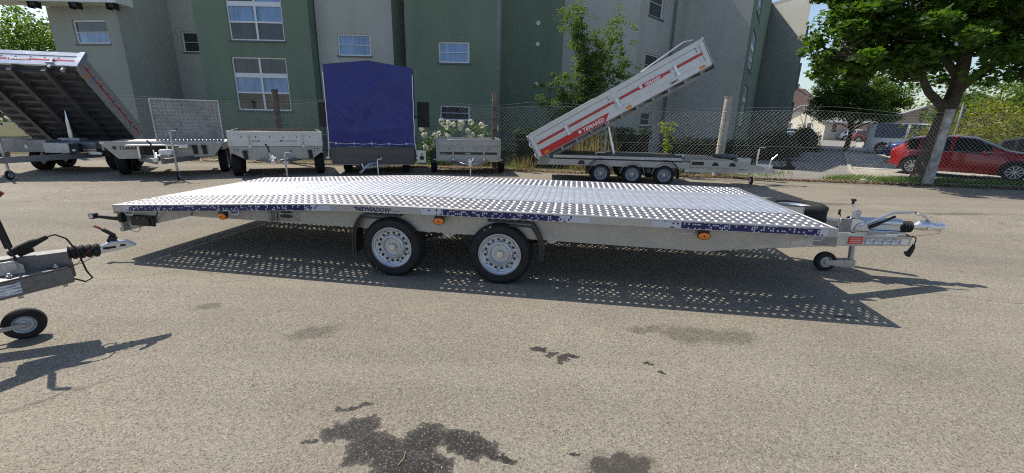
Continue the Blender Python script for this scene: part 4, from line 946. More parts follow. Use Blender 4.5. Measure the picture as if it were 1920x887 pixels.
m = MB(); m.tube([(.02, -.62, .04), (.02, -.62, .45)], .022, 10); m.build('support_leg', 'galv_bright', t)
m = MB(); m.tube([(.05, -.85, .46), (.10, -.8, .56)], .012, 8); m.build('handle', 'white_plastic', t)

# T6: three axle tipper with raised bed
t = thing('raised_tipper_trailer', 'triple axle tipper trailer, its grey red striped bed raised towards the right', 'trailer', (2.37, 11.48, 0), -.083, BACK)
def W6(x, z, y=0): return (x, y, z)
for i in range(3):
    wheel(t, (i * .845, 0, .262), r=.262, rr=.178, wd=.18, rim='rim_grey', holes=12, spin=i * .7); wheel(t, (i * .845, 1.85, .262), r=.262, rr=.178, wd=.18, rim='rim_grey', holes=12, flip=True)
    m = MB(); m.tube([(i * .845, .18, .262), (i * .845, 1.67, .262)], .04, 8); m.build('axle', 'galv_dull', t)
    g = MB(); v = []; k = 12; r0 = .315
    for q in range(k + 1):
        a = lerp(R(178), R(2), q / k); c, s_ = math.cos(a), math.sin(a); x, z = i * .845 + r0 * c, .262 + r0 * s_
        v += [(x, -.01, z), (x + c * .012, -.005, z + s_ * .012), (x + c * .012, .2, z + s_ * .012), (x, .2, z)]
    g.add(v, [(4 * q + b, 4 * q + (b + 1) % 4, 4 * (q + 1) + (b + 1) % 4, 4 * (q + 1) + b) for q in range(k) for b in range(4)])
    g.build('mudguard_arch', 'galv_dull', t)
for a0, a1, cx in ((R(185), R(80), 0), (R(100), R(-12), 1.69)):
    g = MB(); v = []; k = 12; r0 = .37
    for q in range(k + 1):
        a = lerp(a0, a1, q / k); c, s_ = math.cos(a), math.sin(a); x, z = cx + r0 * c, .262 + r0 * 1.05 * s_
        v += [(x, -.06, z), (x + c * .015, -.055, z + s_ * .015), (x + c * .015, .22, z + s_ * .015), (x, .22, z)]
    g.add(v, [(4 * q + b, 4 * q + (b + 1) % 4, 4 * (q + 1) + (b + 1) % 4, 4 * (q + 1) + b) for q in range(k) for b in range(4)] + [(0, 1, 2, 3)])
    g.build('mudguard', 'fender_plastic', t)
for y in (.02, 1.78):
    m = MB(); m.box(-1.45, 2.35, y, y + .05, .46, .62); m.build('side_rail', 'panel_grey', t, bevel=.004)
    m = MB(); m.box(-1.30, 2.10, y + .004, y + .06, .655, .73); m.build('upper_rail', 'galv', t, bevel=.004)
    m = MB(); m.box(-1.25, 2.10, y + .01, y + .05, .6203, .6547); m.build('rail_gap', 'car_black', t)
m = MB(); m.box(-1.2, 2.2, .1, 1.75, .70, .745); m.build('deck_cover', 'anthracite', t, bevel=.005)
m = MB(); m.prism([(-.62, .49), (-.44, .49), (-.45, .57), (-.49, .60), (-.57, .60), (-.61, .57)], .014, .0195); m.build('warning_emblem', 'black_print', t)
m = MB(); m.prism([(2.352, .70), (3.3, .70), (4.25, .56), (4.25, .45), (3.3, .50), (2.352, .50)], .02, .07); m.build('front_frame', 'panel_grey', t, bevel=.004); m = MB(); m.prism([(2.352, .70), (3.3, .70), (4.25, .56), (4.25, .45), (3.3, .50), (2.352, .50)], 1.78, 1.83); m.build('front_frame', 'panel_grey', t, bevel=.004)
for (x0, x1) in ((2.38, 2.68),):
    m = MB(); m.box(x0, x1, .012, .0195, .56, .65); m.build('frame_slot', 'car_black', t)
for cx in (2.98, 3.42):
    m = MB(); m.prism([(cx - .09, .55), (cx + .09, .55), (cx + .05, .64), (cx - .05, .64)], .010, .0195); m.build('frame_slot', 'car_black', t)
m = MB(); m.bar((2.2, .05, .42), (4.9, .80, .39), .06, .12); m.build('drawbar_beam', 'galv', t, bevel=.004)
m = MB(); m.bar((2.2, 1.80, .42), (4.9, 1.05, .39), .06, .12); m.build('drawbar_beam', 'galv', t, bevel=.004)
m = MB(); m.lathe([(.02, 0), (.30, .0), (.32, .04), (.30, .10), (.05, .12)], (3.55, .9, .70), 'Z', 28); m.build('tank_lid', 'anthracite', t)
m = MB(); m.box(3.72, 4.08, .45, .70, .42, .74); m.build('battery_box', 'galv', t, bevel=.02); m = MB(); m.box(4.083, 4.12, .47, .68, .47, .72); m.build('box_end', 'black_plastic', t, bevel=.006)
m = MB(); m.tube([(4.33, .75, .12), (4.36, .75, .98)], .03, 10); m.tube([(4.36, .75, .98), (4.36, .75, 1.02), (4.52, .75, 1.03)], .013, 8); m.build('jockey_tube', 'chrome', t); small_wheel(t, (4.30, .72, .11), .11, .06, PI / 2)
m = MB(); m.tube([(4.72, .80, .45), (4.76, .80, .70), (4.78, .8, .72), (4.90, .8, .84)], .014, 8); m.build('brake_lever', 'chrome', t)
m = MB(); m.box(4.42, 4.85, .85, 1.0, .45, .56); m.build('overrun_housing', 'galv_blue', t, bevel=.004); m = MB(); m.tube([(4.88, .93, .47), (5.15, .93, .47)], .045, 12); m.build('bellows', 'rubber', t)
m = MB(); m.prism([(5.12, .42), (5.48, .42), (5.50, .50), (5.40, .56), (5.22, .80), (5.20, .82), (5.24, .56), (5.12, .50)], .89, .97); m.build('coupling_head', 'black_plastic', t, bevel=.01)
m = MB(); m.tube([(4.9, .9, .5), (4.98, .88, .62), (5.08, .88, .60), (5.14, .9, .5)], .01, 6); m.build('plug_cable', 'black_plastic', t)
m = MB(); m.bar((4.2, .02, .40), (4.28, .02, .36), .02, .05) ; m.tube([(.35, .35, .745), (.40, .35, .80), (.60, .35, .80)], .015, 6)
m = MB(); m.box(2.0, 2.22, .3, .5, .79, .81); m.box(2.19, 2.22, .3, .5, .70, .789); m.build('bed_rest', 'galv_bright', t, bevel=.004); m = MB(); m.box(-.15, .12, .25, .5, .79, .81); m.box(-.15, -.12, .25, .5, .745, .789); m.build('bed_rest', 'galv_bright', t, bevel=.004)
# raised bed in its own tilted frame
bed = part('tipper_bed', t, (-1.66, -.12, .62), (0, -R(29.9), 0))
L6, H6, W_ = 4.80, .68, 1.95
m = MB(); m.box(0, L6, .03, W_ - .03, .0, .06)
for i in range(11): m.box(.2 + i * .43, .26 + i * .43, .04, W_ - .04, -.08, -.001)
m.box(0, L6, .45, .53, -.16, -.081); m.box(0, L6, W_ - .53, W_ - .45, -.16, -.081); m.build('bed_floor', 'galv_dull', bed)
def tboard(y, out):
    m = MB(); a, b = min(y, y + .03 * out), max(y, y + .03 * out); m.box(.0, L6, a, b, .03, H6)
    yo = y + .0 if False else y; o0, o1 = sorted((y + .0305 * out, y + .048 * out)); 
    m.box(0, L6, o0, o1, H6 - .10, H6 + .01); m.box(0, L6, o0, o1, .03, .17); m.box(0, .10, *sorted((y + .0485 * out, y + .056 * out)), .05, H6 - .02); m.box(L6 - .10, L6, *sorted((y + .0485 * out, y + .056 * out)), .05, H6 - .02)
    m.box(L6 * .485, L6 * .515, o0, o1, .1705, H6 - .1005); m.box(0.1, L6 - .1, o0, o1 - .006 if out > 0 else o1, .30, .34)
    return m.build('side_board', 'zinc_panel', bed)
tboard(.03, -1); tboard(W_ - .03, 1)
m = MB(); m.box(-.03, -.001, 0, W_, -.02, H6); m.box(-.045, -.031, 0, W_, H6 - .1, H6 + .02); m.box(-.05, -.031, -.03, .08, -.06, H6); m.build('tail_gate', 'galv', bed, bevel=.004)
m = MB(); m.box(L6 + .001, L6 + .03, 0, W_, .03, H6 + .01); m.box(L6 + .0305, L6 + .05, -.02, .05, 0, H6 + .03); m.build('head_board', 'galv', bed, bevel=.004)
m = MB(); m.box(.05, L6 * .40, W_ * .0 - .045, W_ * 0 - .02, H6 + .011, H6 + .03); m.box(0, L6, -.05, .0, H6 + .0105, H6 + .018); m.build('top_rail', 'galv_bright', bed)
m = MB(); m.tube([(L6 * .7, .6, H6 + .02), (L6 - .2, .6, H6 + .16), (L6, .6, H6 + .10)], .02, 6); m.build('front_rail', 'galv_blue', bed)
yf = -.0195
for a, b in ((.12, .93), (1.05, 2.35), (2.50, 3.02), (3.66, 3.86), (4.02, 4.72)):
    m = MB(); m.box(a, b, yf - .003, yf + .001, .350, .398); m.build('red_stripe', 'red_stripe', bed)
for a, b in ((2.53, 3.86),): pass
m = MB(); m.prism([(.03, .032), (1.95, .032), (2.12, .20), (.03, .20)], yf - .0028, yf - .0004); m.build('red_panel', 'red_stripe', bed)
text('TEMARED', .135, bed, (1.33, yf - .004, .065), (PI / 2, 0, 0), 'white_paint', bold=.003, space=1.05, shear=.1)
text('TEMARED', .12, bed, (3.18, yf - .004, .335), (PI / 2, 0, 0), 'white_paint', bold=.003, shear=.1, space=1.0).scale = (.80, .8, 1)
m = MB(); m.box(3.02, 3.66, yf - .0028, yf + .001, .325, .42); m.build('red_panel', 'red_stripe', bed)
text('TIMBER', .075, bed, (3.72, yf - .002, .07), (PI / 2, 0, 0), 'black_print', bold=.001)
for x0 in (1.22, 3.05): 
    m = MB(); z = .07 if x0 < 2 else .335; m.prism([(x0, z + .01), (x0 + .06, z + .01), (x0 + .07, z + .075), (x0 + .03, z + .09), (x0 - .01, z + .075)], yf - .006, yf - .0035); m.build('emblem', 'white_paint', bed)
for x in (.98, 2.42, 3.45 - .0, 4.0): 
    if x == 3.45: continue
    a = MB(); a.box(x - .03, x + .03, yf - .022, yf - .0035, .26, .44); a.box(x - .012, x + .012, yf - .03, yf - .0225, .28, .42); q = a.build('latch', 'galv_bright', bed, bevel=.002)
    a = MB(); a.prism([(x - .03, .26), (x + .03, .26), (x + .06, .185), (x - .05, .185)], yf - .045, yf - .012); a.build('latch_hook', 'galv_blue', q)
x = 3.42; a = MB(); a.box(x - .03, x + .03, yf - .022, yf - .0045, .43, .45); a.build('latch_tab', 'galv_bright', bed)
for x in (.25, 2.62, 4.58):
    m = MB(); m.box(x - .07, x + .07, yf - .012, yf - .0035, .055, .115); m.build('amber_marker', 'orange_lens', bed, bevel=.004)
for a0, b0 in ((.20, 2.25), (2.52, 4.60)):
    m = MB(); z0_, z1_ = .46, .575; yy = -.0005
    m.box(a0, b0, yf + .006, yf + .0185, z1_ - .006, z1_); m.box(b0 - .008, b0, yf + .006, yf + .0185, z0_, z1_ - .0065); m.box(a0, b0, yf + .006, yf + .0185, .405, .411); m.build('board_bead', 'anthracite', bed)
m = MB(); m.tube([(4.76, -.06, -.06), (4.80, -.06, .0)], .03, 8); m.box(4.60, 4.82, -.03, .02, -.07, -.02); m.build('bed_bracket', 'black_plastic', bed)
for x in (.18, .5):
    m = MB(); m.tube([(-.05, .02, x), (-.08, -.02, x - .06), (-.05, .0, x - .14)], .018, 6); m.build('gate_latch', 'galv_bright', bed)
m = MB(); m.tube([(.15, .75, 1.70), (.40, .75, .76)], [.035, .05], 12); m.tube([(.32, .75, 1.06), (.40, .75, .75)], .058, 12); m.build('lift_cylinder', 'galv_bright', t)
m = MB(); m.tube([(-1.55, .1, .60), (-1.3, .1, .62)], .03, 8); m.prism([(-1.75, .45), (-1.45, .45), (-1.40, .66), (-1.62, .66)], .02, .08); m.build('hinge_bracket', 'galv_dull', t)

# T1: big tipper at the left with steeply raised bed
t = thing('steep_tipper_trailer', 'large galvanised tipper trailer at the far left with its ribbed bed raised steeply', 'trailer', (-12.0, 11.0, 0), .2, BACK)
bed = part('tipper_bed', t, (-.3, 1.75, .74), (-R(46.5), 0, 0))      # bed local: -y = towards the front, z = up from the floor
L1 = 2.62; hw = 1.28; H1 = .50
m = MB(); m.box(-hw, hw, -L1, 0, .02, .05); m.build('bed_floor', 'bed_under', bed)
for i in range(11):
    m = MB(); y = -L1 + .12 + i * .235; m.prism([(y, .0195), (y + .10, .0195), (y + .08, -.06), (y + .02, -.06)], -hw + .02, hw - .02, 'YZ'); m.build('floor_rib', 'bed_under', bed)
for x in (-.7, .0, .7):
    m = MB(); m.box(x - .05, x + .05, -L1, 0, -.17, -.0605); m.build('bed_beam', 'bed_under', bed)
m = MB(); m.box(-hw - .1, hw + .1, -L1 - .03, -L1, .0, H1); m.box(-hw - .1, hw + .1, -L1 - .045, -L1 - .0305, .0, .13); m.box(-hw - .1, hw + .1, -L1 - .045, -L1 - .0305, H1 - .14, H1); m.build('head_board', 'galv_blue', bed, bevel=.004)
m = MB(); m.box(hw + .0, hw + .12, -L1 - .06, -L1 - .0455, -.03, H1 + .02); m.box(hw + .101, hw + .12, -L1 - .0455, -L1 + .06, -.03, H1 + .02); m.build('corner_post', 'galv_blue', bed, bevel=.004)
for s in (1, -1):
    m = MB(); m.box(min(hw * s, (hw + .03) * s), max(hw * s, (hw + .03) * s), -L1 + .065, 0, 0, H1); a, b = sorted(((hw + .0305) * s, (hw + .045) * s)); m.box(a, b, -L1 + .07, 0, H1 - .10, H1); m.box(a, b, -L1 + .07, 0, 0, .10); m.build('side_board', 'panel_grey', bed)
m = MB(); m.box(hw + .0305, hw + .036, -L1 + .1, -.05, .235, .275); m.build('red_stripe', 'red_stripe', bed)
m = MB(); m.box(-hw, hw - .02, -L1 - .036, -L1 - .0305, .185, .225); m.build('red_stripe', 'red_stripe', bed)
text('TEMARED', .11, bed, (-.15, -L1 - .047, .165), (PI / 2, 0, 0), 'white_paint', bold=.003)
for i in range(7):
    m = MB(); m.lathe([(0, -.003), (.025, -.002), (.026, 0)], (-.9 + i * .3, -L1 - .031, .285), 'Y', 10); m.build('board_hole', 'car_black', bed)
for i in range(9):
    m = MB(); m.lathe([(0, .003), (.022, .002), (.023, 0)], (hw + .031, -L1 + .3 + i * .26, .30), 'X', 8); m.build('board_hole', 'car_black', bed)
for i in range(3):
    y = -L1 + .55 + i * .8; m = MB(); m.box(hw + .037, hw + .06, y - .03, y + .03, .10, .27); m.build('latch', 'galv_blue', bed)
m = MB(); m.box(.78, .84, -L1 - .08, -L1 - .047, .06, .23); m.box(.72, .90, -L1 - .10, -L1 - .047, .03, .065); m.box(.80, .86, -L1 - .07, -L1 - .02, -.09, -.001); m.build('latch', 'galv_bright', bed, bevel=.004)
m = MB(); m.tube([(1.08, -L1 + .02, -.02), (1.08, -L1 + .02, -.13)], .045, 10); m.build('bed_bracket', 'galv', bed)
m = MB(); m.box(hw + .0455, hw + .052, -L1 + .3, -L1 + .38, .03, .09); m.build('amber_marker', 'orange_lens', bed)
m = MB(); m.tube([(-.12, .95, .80), (-.12, .95, 1.08)], .055, 12); m.tube([(-.12, .95, 1.081), (-.12, .95, 1.34)], .047, 12); m.tube([(-.12, .95, 1.341), (-.12, .95, 1.62)], [.038, .018], 12); m.build('lift_cylinder', 'galv_blue', t)
m = MB(); m.box(-.35, .15, .8, 1.1, .80, .87); m.build('cylinder_mount', 'galv', t, bevel=.004)
m = MB(); m.box(-.95, .95, .1, 1.9, .62, .80); m.box(-1.15, .05, -.15, .35, .56, .86); m.build('chassis', 'galv_dull', t, bevel=.006)
m = MB(); m.box(.08, .62, -.30, .05, .55, .80); m.build('battery_box', 'galv', t, bevel=.01)
m = MB(); m.box(-.42, -.36, -.158, -.151, .65, .74); m.build('box_lock', 'white_plastic', t); m = MB(); m.box(.66, .74, -.28, -.26, .60, .64); m.build('position_lamp', 'white_plastic', t); m = MB(); m.box(.625, .80, -.259, -.1, .56, .78); m.build('lamp_bracket', 'black_plastic', t)
m = MB(); m.bar((.85, .4, .46), (-.12, -1.5, .46), .07, .14); m.build('drawbar_beam', 'galv_dull', t, bevel=.004); m = MB(); m.bar((-1.25, .4, .46), (-.28, -1.5, .46), .07, .14); m.build('drawbar_beam', 'galv_dull', t, bevel=.004)
m = MB(); m.prism([(.75, .62), (1.15, .55), (1.15, .50), (.9, .50)], -.05, .05); m.build('side_bracket', 'galv_blue', t)
jockey(t, -.06, -1.21, 1.20); coupling(t, -.2, -1.62, .52, 1.1)
for y in (.9, 1.65):
    wheel(t, (-.98, y, .31), rot=(0, 0, -PI / 2)); wheel(t, (.98, y, .31), rot=(0, 0, PI / 2))
m = MB(); m.box(.72, 1.0, .5, 2.05, .66, .70); m.box(.72, 1.0, .45, .50, .40, .70); m.build('mudguard', 'fender_plastic', t)

# ------------------------------------------------------------------ chain link fence
fn = thing('chain_link_fence', 'sagging chain link fence on old posts behind the trailers', 'fence', (0, 0, 0))
TOP = 2.02
def ftop(x): return TOP + .06 * math.sin(x * .9) + .05 * noise.noise((x * .8, 3, 0)) + (-.22 * math.exp(-((x + 11.2) / 1.0) ** 2))
m = MB(); p = .115; x = -22.0; z0 = .05; r = .0021
while x < 17.5:
    for s in (1, -1):
        run = TOP - z0; x1 = x + s * run * 1.0
        a = (x, fy(x) + .004 * s, z0); kk = 5; pts = []
        for q in range(kk + 1):
            xx = lerp(x, x1, q / kk); zz = lerp(z0, ftop(xx), q / kk); pts.append((xx, fy(xx) + .004 * s + .02 * noise.noise((xx * .7, zz, 5)), zz))
        m.tube(pts, r, 4, caps=False)
    x += p
o = m.build('wire_mesh', 'fence_wire', fn, smooth=False); o['kind'] = 'stuff'
for z_off, zf in ((0, ftop), (.10, lambda x: ftop(x) + .10 + .03 * math.sin(x * 2.1)), (0, lambda x: 1.0), (0, lambda x: .07)):
    m = MB(); m.tube([(x * .5, fy(x * .5) + .01, zf(x * .5)) for x in range(-44, 36)], .0035, 4); m.build('strand_wire', 'fence_wire', fn)
def post(x, h, r0, r1, mat, lean=(0, 0), rings=(1.1,)):
    m = MB(); y = fy(x) + .05; n = 9; m.tube([(x + lean[0] * k / n, y + lean[1] * k / n, -.05 + (h + .05) * k / n) for k in range(n + 1)], [lerp(r0, r1, k / n) * (1 + .03 * noise.noise((x, k * .9, 0))) for k in range(n + 1)], 14)
    m.lathe([(r1 + .012, 0), (r1 + .014, .03), (0, .035)], (x + lean[0], y + lean[1], h - .01), 'Z', 14)
    for z in rings: m.lathe([(lerp(r0, r1, z / h) + .001, -.012), (lerp(r0, r1, z / h) + .009, 0), (lerp(r0, r1, z / h) + .001, .012)], (x + lean[0] * z / h, y + lean[1] * z / h, z), 'Z', 14)
    return m.build('post', mat, fn)
post(-8.15, 2.42, .10, .10, 'rust_pipe', rings=(.9, 1.6)); post(-.66, 2.45, .095, .09, 'rust_pipe', rings=(.8, 1.5, 2.2)); post(6.50, 2.42, .13, .115, 'concrete_post', lean=(.03, 0), rings=(.5, 1.0, 1.5, 2.0)); post(-15.8, 2.42, .10, .10, 'rust_pipe')
m = MB(); m.tube([(12.40, 12.62, -.05), (12.44, 12.62, .8), (12.46, 12.62, 1.6), (12.46, 12.60, 2.16)], [.13, .115, .105, .11], 12); m.lathe([(.115, 0), (.13, .02), (0, .04)], (12.46, 12.60, 2.15), 'Z', 10); m.build('post', 'white_post', fn)

# ------------------------------------------------------------------ vegetation helpers
def leaf_faces(shape, s):
    if shape == 'maple':
        pts = [(0, -.1), (.22, -.28), (.30, -.05), (.62, -.02), (.42, .22), (.55, .52), (.22, .45), (0, .95), (-.22, .45), (-.55, .52), (-.42, .22), (-.62, -.02), (-.30, -.05), (-.22, -.28)]
        v = [(0, .2, -.06)] + [(x, y, .04 if i % 2 else -.02) for i, (x, y) in enumerate(pts)]
        return [(x * s, y * s, z * s) for x, y, z in v], [(0, i + 1, (i + 1) % 14 + 1) for i in range(14)]
    if shape == 'blade': return [(-.06 * s, 0, 0), (.06 * s, 0, 0), (.02 * s, .1 * s, s * .7), (0, .3 * s, s)], [(0, 1, 2), (0, 2, 3)]
    v = [(0, 0, 0), (.30 * s, .45 * s, .10 * s), (0, s, -.05 * s), (-.30 * s, .45 * s, .10 * s)]
    return v, [(0, 1, 2), (0, 2, 3)]
def rand_rot(rg, droop=.5, up=.6):
    return Euler((rg.gauss(-.3, up), rg.gauss(0, up), rg.uniform(0, 2 * PI))).to_matrix()
def foliage(name, par, mat, clumps, rg, size, shape='leaf', per=30, up=.6, k='part'):
    # clumps: (centre, radius, squash, count factor)
    m = MB()
    for (c, rad, sq, cf) in clumps:
        for _ in range(int(per * cf)):
            u = rg.uniform(-1, 1); th = rg.uniform(0, 2 * PI); rr = rad * (rg.random() ** .45); w_ = math.sqrt(1 - u * u)
            pos = Vector((c[0] + rr * w_ * math.cos(th), c[1] + rr * w_ * math.sin(th), c[2] + rr * u * sq))
            mt = rand_rot(rg, up=up); s = size * rg.uniform(.65, 1.25); v, f = leaf_faces(shape, s)
            m.add([pos + mt @ Vector(q) for q in v], f)
    me = bpy.data.meshes.new(name); me.from_pydata(m.v, [], m.f); me.materials.append(MAT[mat]); o = link(name, me, par); return o
def branches(par, segs, mat='bark', name='trunk'):
    m = MB()
    for pts, r0, r1, n in segs:
        N = len(pts); m.tube(pts, [lerp(r0, r1, k / (N - 1)) for k in range(N)], n)
    return m.build(name, mat, par)
def curve(a, b, rg, wob, n=6, sag=0):
    a, b = Vector(a), Vector(b); out = []
    for k in range(n + 1):
        t = k / n; p = a.lerp(b, t); e = math.sin(PI * t) * wob; out.append(p + Vector((rg.uniform(-e, e), rg.uniform(-e, e), rg.uniform(-e, e) * .5 - sag * math.sin(PI * t))))
    return out

# big maple on the right
rg = random.Random(11)
t = thing('maple_tree', 'large maple with a spreading dark crown and leaning trunk beside the red hatchback', 'tree', (13.75, 14.2, 0))
segs = [([(-.05, 0, -.05), (0, 0, .25), (.02, 0, .8), (.10, 0, 1.5), (.22, .02, 2.2), (.32, .05, 2.9), (.36, .08, 3.6), (.3, .2, 4.8), (.2, .2, 6.2)], .50, .12, 16)]
segs[0] = (segs[0][0], .32, .12, 16)
limb = [(.20, 0, 2.15), (-.12, 0, 2.42), (-.62, -.05, 2.75), (-1.05, -.1, 3.25), (-1.3, -.1, 4.0), (-1.9, -.2, 5.0)]
segs.append((limb, .15, .05, 10))
segs += [([(.3, .05, 2.8), (.9, -.3, 3.6), (1.6, -.6, 4.6), (2.4, -.8, 5.6)], .15, .05, 8), ([(.34, .08, 3.2), (-.2, .6, 4.2), (-.8, 1.2, 5.4)], .13, .04, 8), ([(-1.1, -.1, 3.1), (-1.9, -.4, 3.5), (-2.9, -.5, 3.7), (-3.8, -.5, 3.6)], .08, .02, 7),
         ([(-1.25, -.1, 3.6), (-2.2, .3, 4.7), (-3.2, .5, 5.6)], .08, .025, 7), ([(.9, -.3, 3.6), (1.8, -.8, 3.7), (2.8, -1.0, 3.5)], .07, .02, 7)]
clumps = []
def tip(a, b, rr):
    p = curve(a, b, rg, .25); segs.append((p, rr, .012, 5)); return p[-1]
hubs = [(-1.9, -.2, 5.0), (-3.8, -.5, 3.7), (-3.2, .5, 5.6), (2.4, -.8, 5.6), (2.8, -1, 3.6), (.2, .2, 6.2), (-.8, 1.2, 5.4), (-.6, -.9, 5.2), (.8, -1.4, 5.0), (3.6, .2, 4.6), (3.2, -.6, 4.2), (1.7, .3, 4.3), (4.8, .3, 5.2), (-2.6, -.3, 4.4), (-1.6, .3, 3.9)]
for h in hubs:
    for _ in range(20):
        d = Vector((rg.gauss(0, 1), rg.gauss(0, .8), rg.gauss(0, .75))); d = d.normalized() * rg.uniform(.5, 1.9)
        e = Vector(h) + d
        zm = 3.15 if e.x < .2 else 2.7
        if e.z < zm: e.z = zm + rg.random() * .5
        if e.x < -4.75 + .7 * e.y: continue
        q = tip(h, e, .03); clumps.append((q, rg.uniform(.34, .62), .55, rg.uniform(.7, 1.3)))
for _ in range(110):
    a = rg.uniform(0, 2 * PI); q = Vector((4.6 * math.cos(a) * rg.uniform(.75, 1), 3.2 * math.sin(a) * rg.uniform(.6, 1), rg.uniform(3.0, 8.0))); clumps.append((q, rg.uniform(.4, .65), .55, 1))
clumps = [c for c in clumps if c[0][0] > -4.75 + .7 * c[0][1]]
branches(t, segs)
o = foliage('crown', t, 'leaf_maple', clumps, rg, .15, 'maple', per=105, up=.5)

# young tree behind the fence
rg = random.Random(5)
t = thing('young_tree', 'young sparse fruit tree with feathery green branches in front of the grey wall', 'tree', (2.55, 16.5, 0))
segs = [([(0, 0, -.05), (.03, 0, .8), (-.03, 0, 1.6), (.05, 0, 2.6), (-.05, 0, 3.8), (-.25, 0, 5.2)], .075, .015, 8)]
clumps = []
tips = [(-1.5, 0, 2.4), (-1.3, .3, 3.0), (-.9, -.2, 3.3), (-1.0, 0, 1.9), (-.7, .2, 2.5), (-.55, 0, 5.6), (-.3, 0, 4.9), (-.75, 0, 5.35), (-.15, .2, 4.3), (.6, 0, 4.6), (.95, -.2, 5.1), (1.2, 0, 4.7), (1.5, .2, 4.2), (1.35, -.2, 3.6), (1.75, 0, 3.1), (.9, .3, 3.9), (.5, -.3, 3.4), (.95, 0, 2.8), (1.3, .2, 2.4), (.4, .3, 2.6), (-.3, -.3, 3.1), (.1, 0, 3.7), (.35, -.2, 2.1), (-.4, .2, 2.1), (.8, -.2, 2.0)]
for i, e in enumerate(tips):
    st = (0, 0, max(1.1, e[2] - 1.2 - abs(e[0]) * .5)); p = curve(st, e, rg, .16, 8); segs.append((p, .022, .005, 5))
    for k in range(2, 9):
        for _ in range(4):
            q = p[k] + Vector((rg.gauss(0, .20), rg.gauss(0, .2), rg.gauss(0, .15))); clumps.append((q, rg.uniform(.10, .24), .8, rg.uniform(.5, 1.5)))
branches(t, segs); foliage('crown', t, 'leaf_apple', clumps, rg, .072, per=46, up=.9)

def bush(name, label, cat, loc, size, mat, rg, leafs, lsize, per=40, group=None, dense=60, shape='leaf'):
    t = thing(name, label, cat, loc, 0, group); cl = []
    for _ in range(dense):
        u = rg.uniform(-.2, 1); th = rg.uniform(0, 2 * PI); k = rg.uniform(.55, 1.0); w_ = math.sqrt(max(0, 1 - u * u))
        cl.append(((size[0] * k * w_ * math.cos(th), size[1] * k * w_ * math.sin(th), size[2] * (.12 + .8 * max(0, u) * k)), size[2] * rg.uniform(.16, .3), .8, 1))
    branches(t, [([(rg.uniform(-.1, .1), 0, -.02), (size[0] * rg.uniform(-.5, .5), size[1] * rg.uniform(-.3, .3), size[2] * .7)], .02 + size[2] * .012, .006, 5) for _ in range(7)], name='stems')
    if dense <= 60 and mat == 'leaf_hedge':
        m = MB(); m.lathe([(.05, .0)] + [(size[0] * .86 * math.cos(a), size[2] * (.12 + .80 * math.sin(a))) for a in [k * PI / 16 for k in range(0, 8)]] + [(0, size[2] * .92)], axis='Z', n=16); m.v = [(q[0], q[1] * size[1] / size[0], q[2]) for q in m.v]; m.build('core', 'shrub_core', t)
    foliage('leaves', t, mat, cl, rg, lsize, per=per, shape=shape); return t
def boxhedge(label, x0, x1, y0, y1, h, rg, group='clipped dark hedges along the grey wall'):
    t = thing('hedge', label, 'hedge', ((x0 + x1) / 2, (y0 + y1) / 2, 0), 0, group); m = MB(); a, b = (x1 - x0) / 2, (y1 - y0) / 2
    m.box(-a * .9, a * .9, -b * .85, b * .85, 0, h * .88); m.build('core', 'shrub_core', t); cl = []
    for _ in range(int(34 * (x1 - x0) * h)):
        s = rg.random(); cl.append(((rg.uniform(-a, a), -b + rg.uniform(0, .1) if s < .6 else rg.uniform(-b, b), rg.uniform(.05, h) if s < .6 else h + rg.uniform(-.08, .04)), .13, .8, 1))
    foliage('leaves', t, 'leaf_hedge', cl, rg, .06, per=42); return t
rg = random.Random(21)
boxhedge('low dark hedge between the second fence post and the young tree', -.1, 3.3, 15.4, 16.1, 1.3, rg)
boxhedge('dark hedge under the raised tipper bed', 3.6, 5.2, 16.3, 17.1, 1.35, rg)
boxhedge('dark clipped hedge behind the yellow green vine', 6.4, 7.9, 18.2, 19.0, 1.0, rg); boxhedge('dark clipped hedge just left of the thick concrete post', 8.1, 10.2, 18.8, 19.6, .95, rg)
t = bush('shrub', 'wide dark rounded shrub at the green corner of the building', 'shrub', (12.9, 21.4, 0), (1.5, .9, 1.5), 'leaf_hedge', rg, 0, .07, per=150)
t = bush('shrub', 'round dark shrub at the far right foot of the building', 'shrub', (19.7, 29.3, 0), (.95, .9, 1.7), 'leaf_hedge', rg, 0, .10, per=130)
# hydrangeas
for i, (x, y, sx) in enumerate(((-2.75, 16.2, .8), (-1.35, 16.4, .8))):
    t = bush('hydrangea', ('white flowering hydrangea bush beside the blue tarpaulin', 'white flowering hydrangea bush behind the small grey trailer')[i], 'bush', (x, y, 0), (sx, .7, 1.65 if i else 1.55), 'leaf_hydrangea', rg, 0, .12, per=26, group='white hydrangeas behind the fence')
    for k in range(22):
        a = rg.uniform(-1, 1); z = rg.uniform(.55, 1.55); hx = a * sx * (1.05 - .25 * abs(z - .8)); m = MB(); R0 = rg.uniform(.07, .115)
        for _ in range(60):
            u = rg.uniform(-1, 1); th = rg.uniform(0, 2 * PI); w_ = math.sqrt(1 - u * u); n_ = Vector((w_ * math.cos(th), w_ * math.sin(th), u)); q = n_ * R0; s1 = n_.orthogonal().normalized() * .028; s2 = n_.cross(s1).normalized() * .028
            q2 = q + n_ * rg.uniform(-.006, .012); m.add([q2 + s1, q2 + s2, q2 - s1, q2 - s2], [(0, 1, 2, 3)])
        me = bpy.data.meshes.new('flower_head'); me.from_pydata(m.v, [], m.f); me.materials.append(MAT['petal_white']); link('flower_head', me, t, (hx, -.66 - .1 * rg.random() + .25 * abs(a), z))
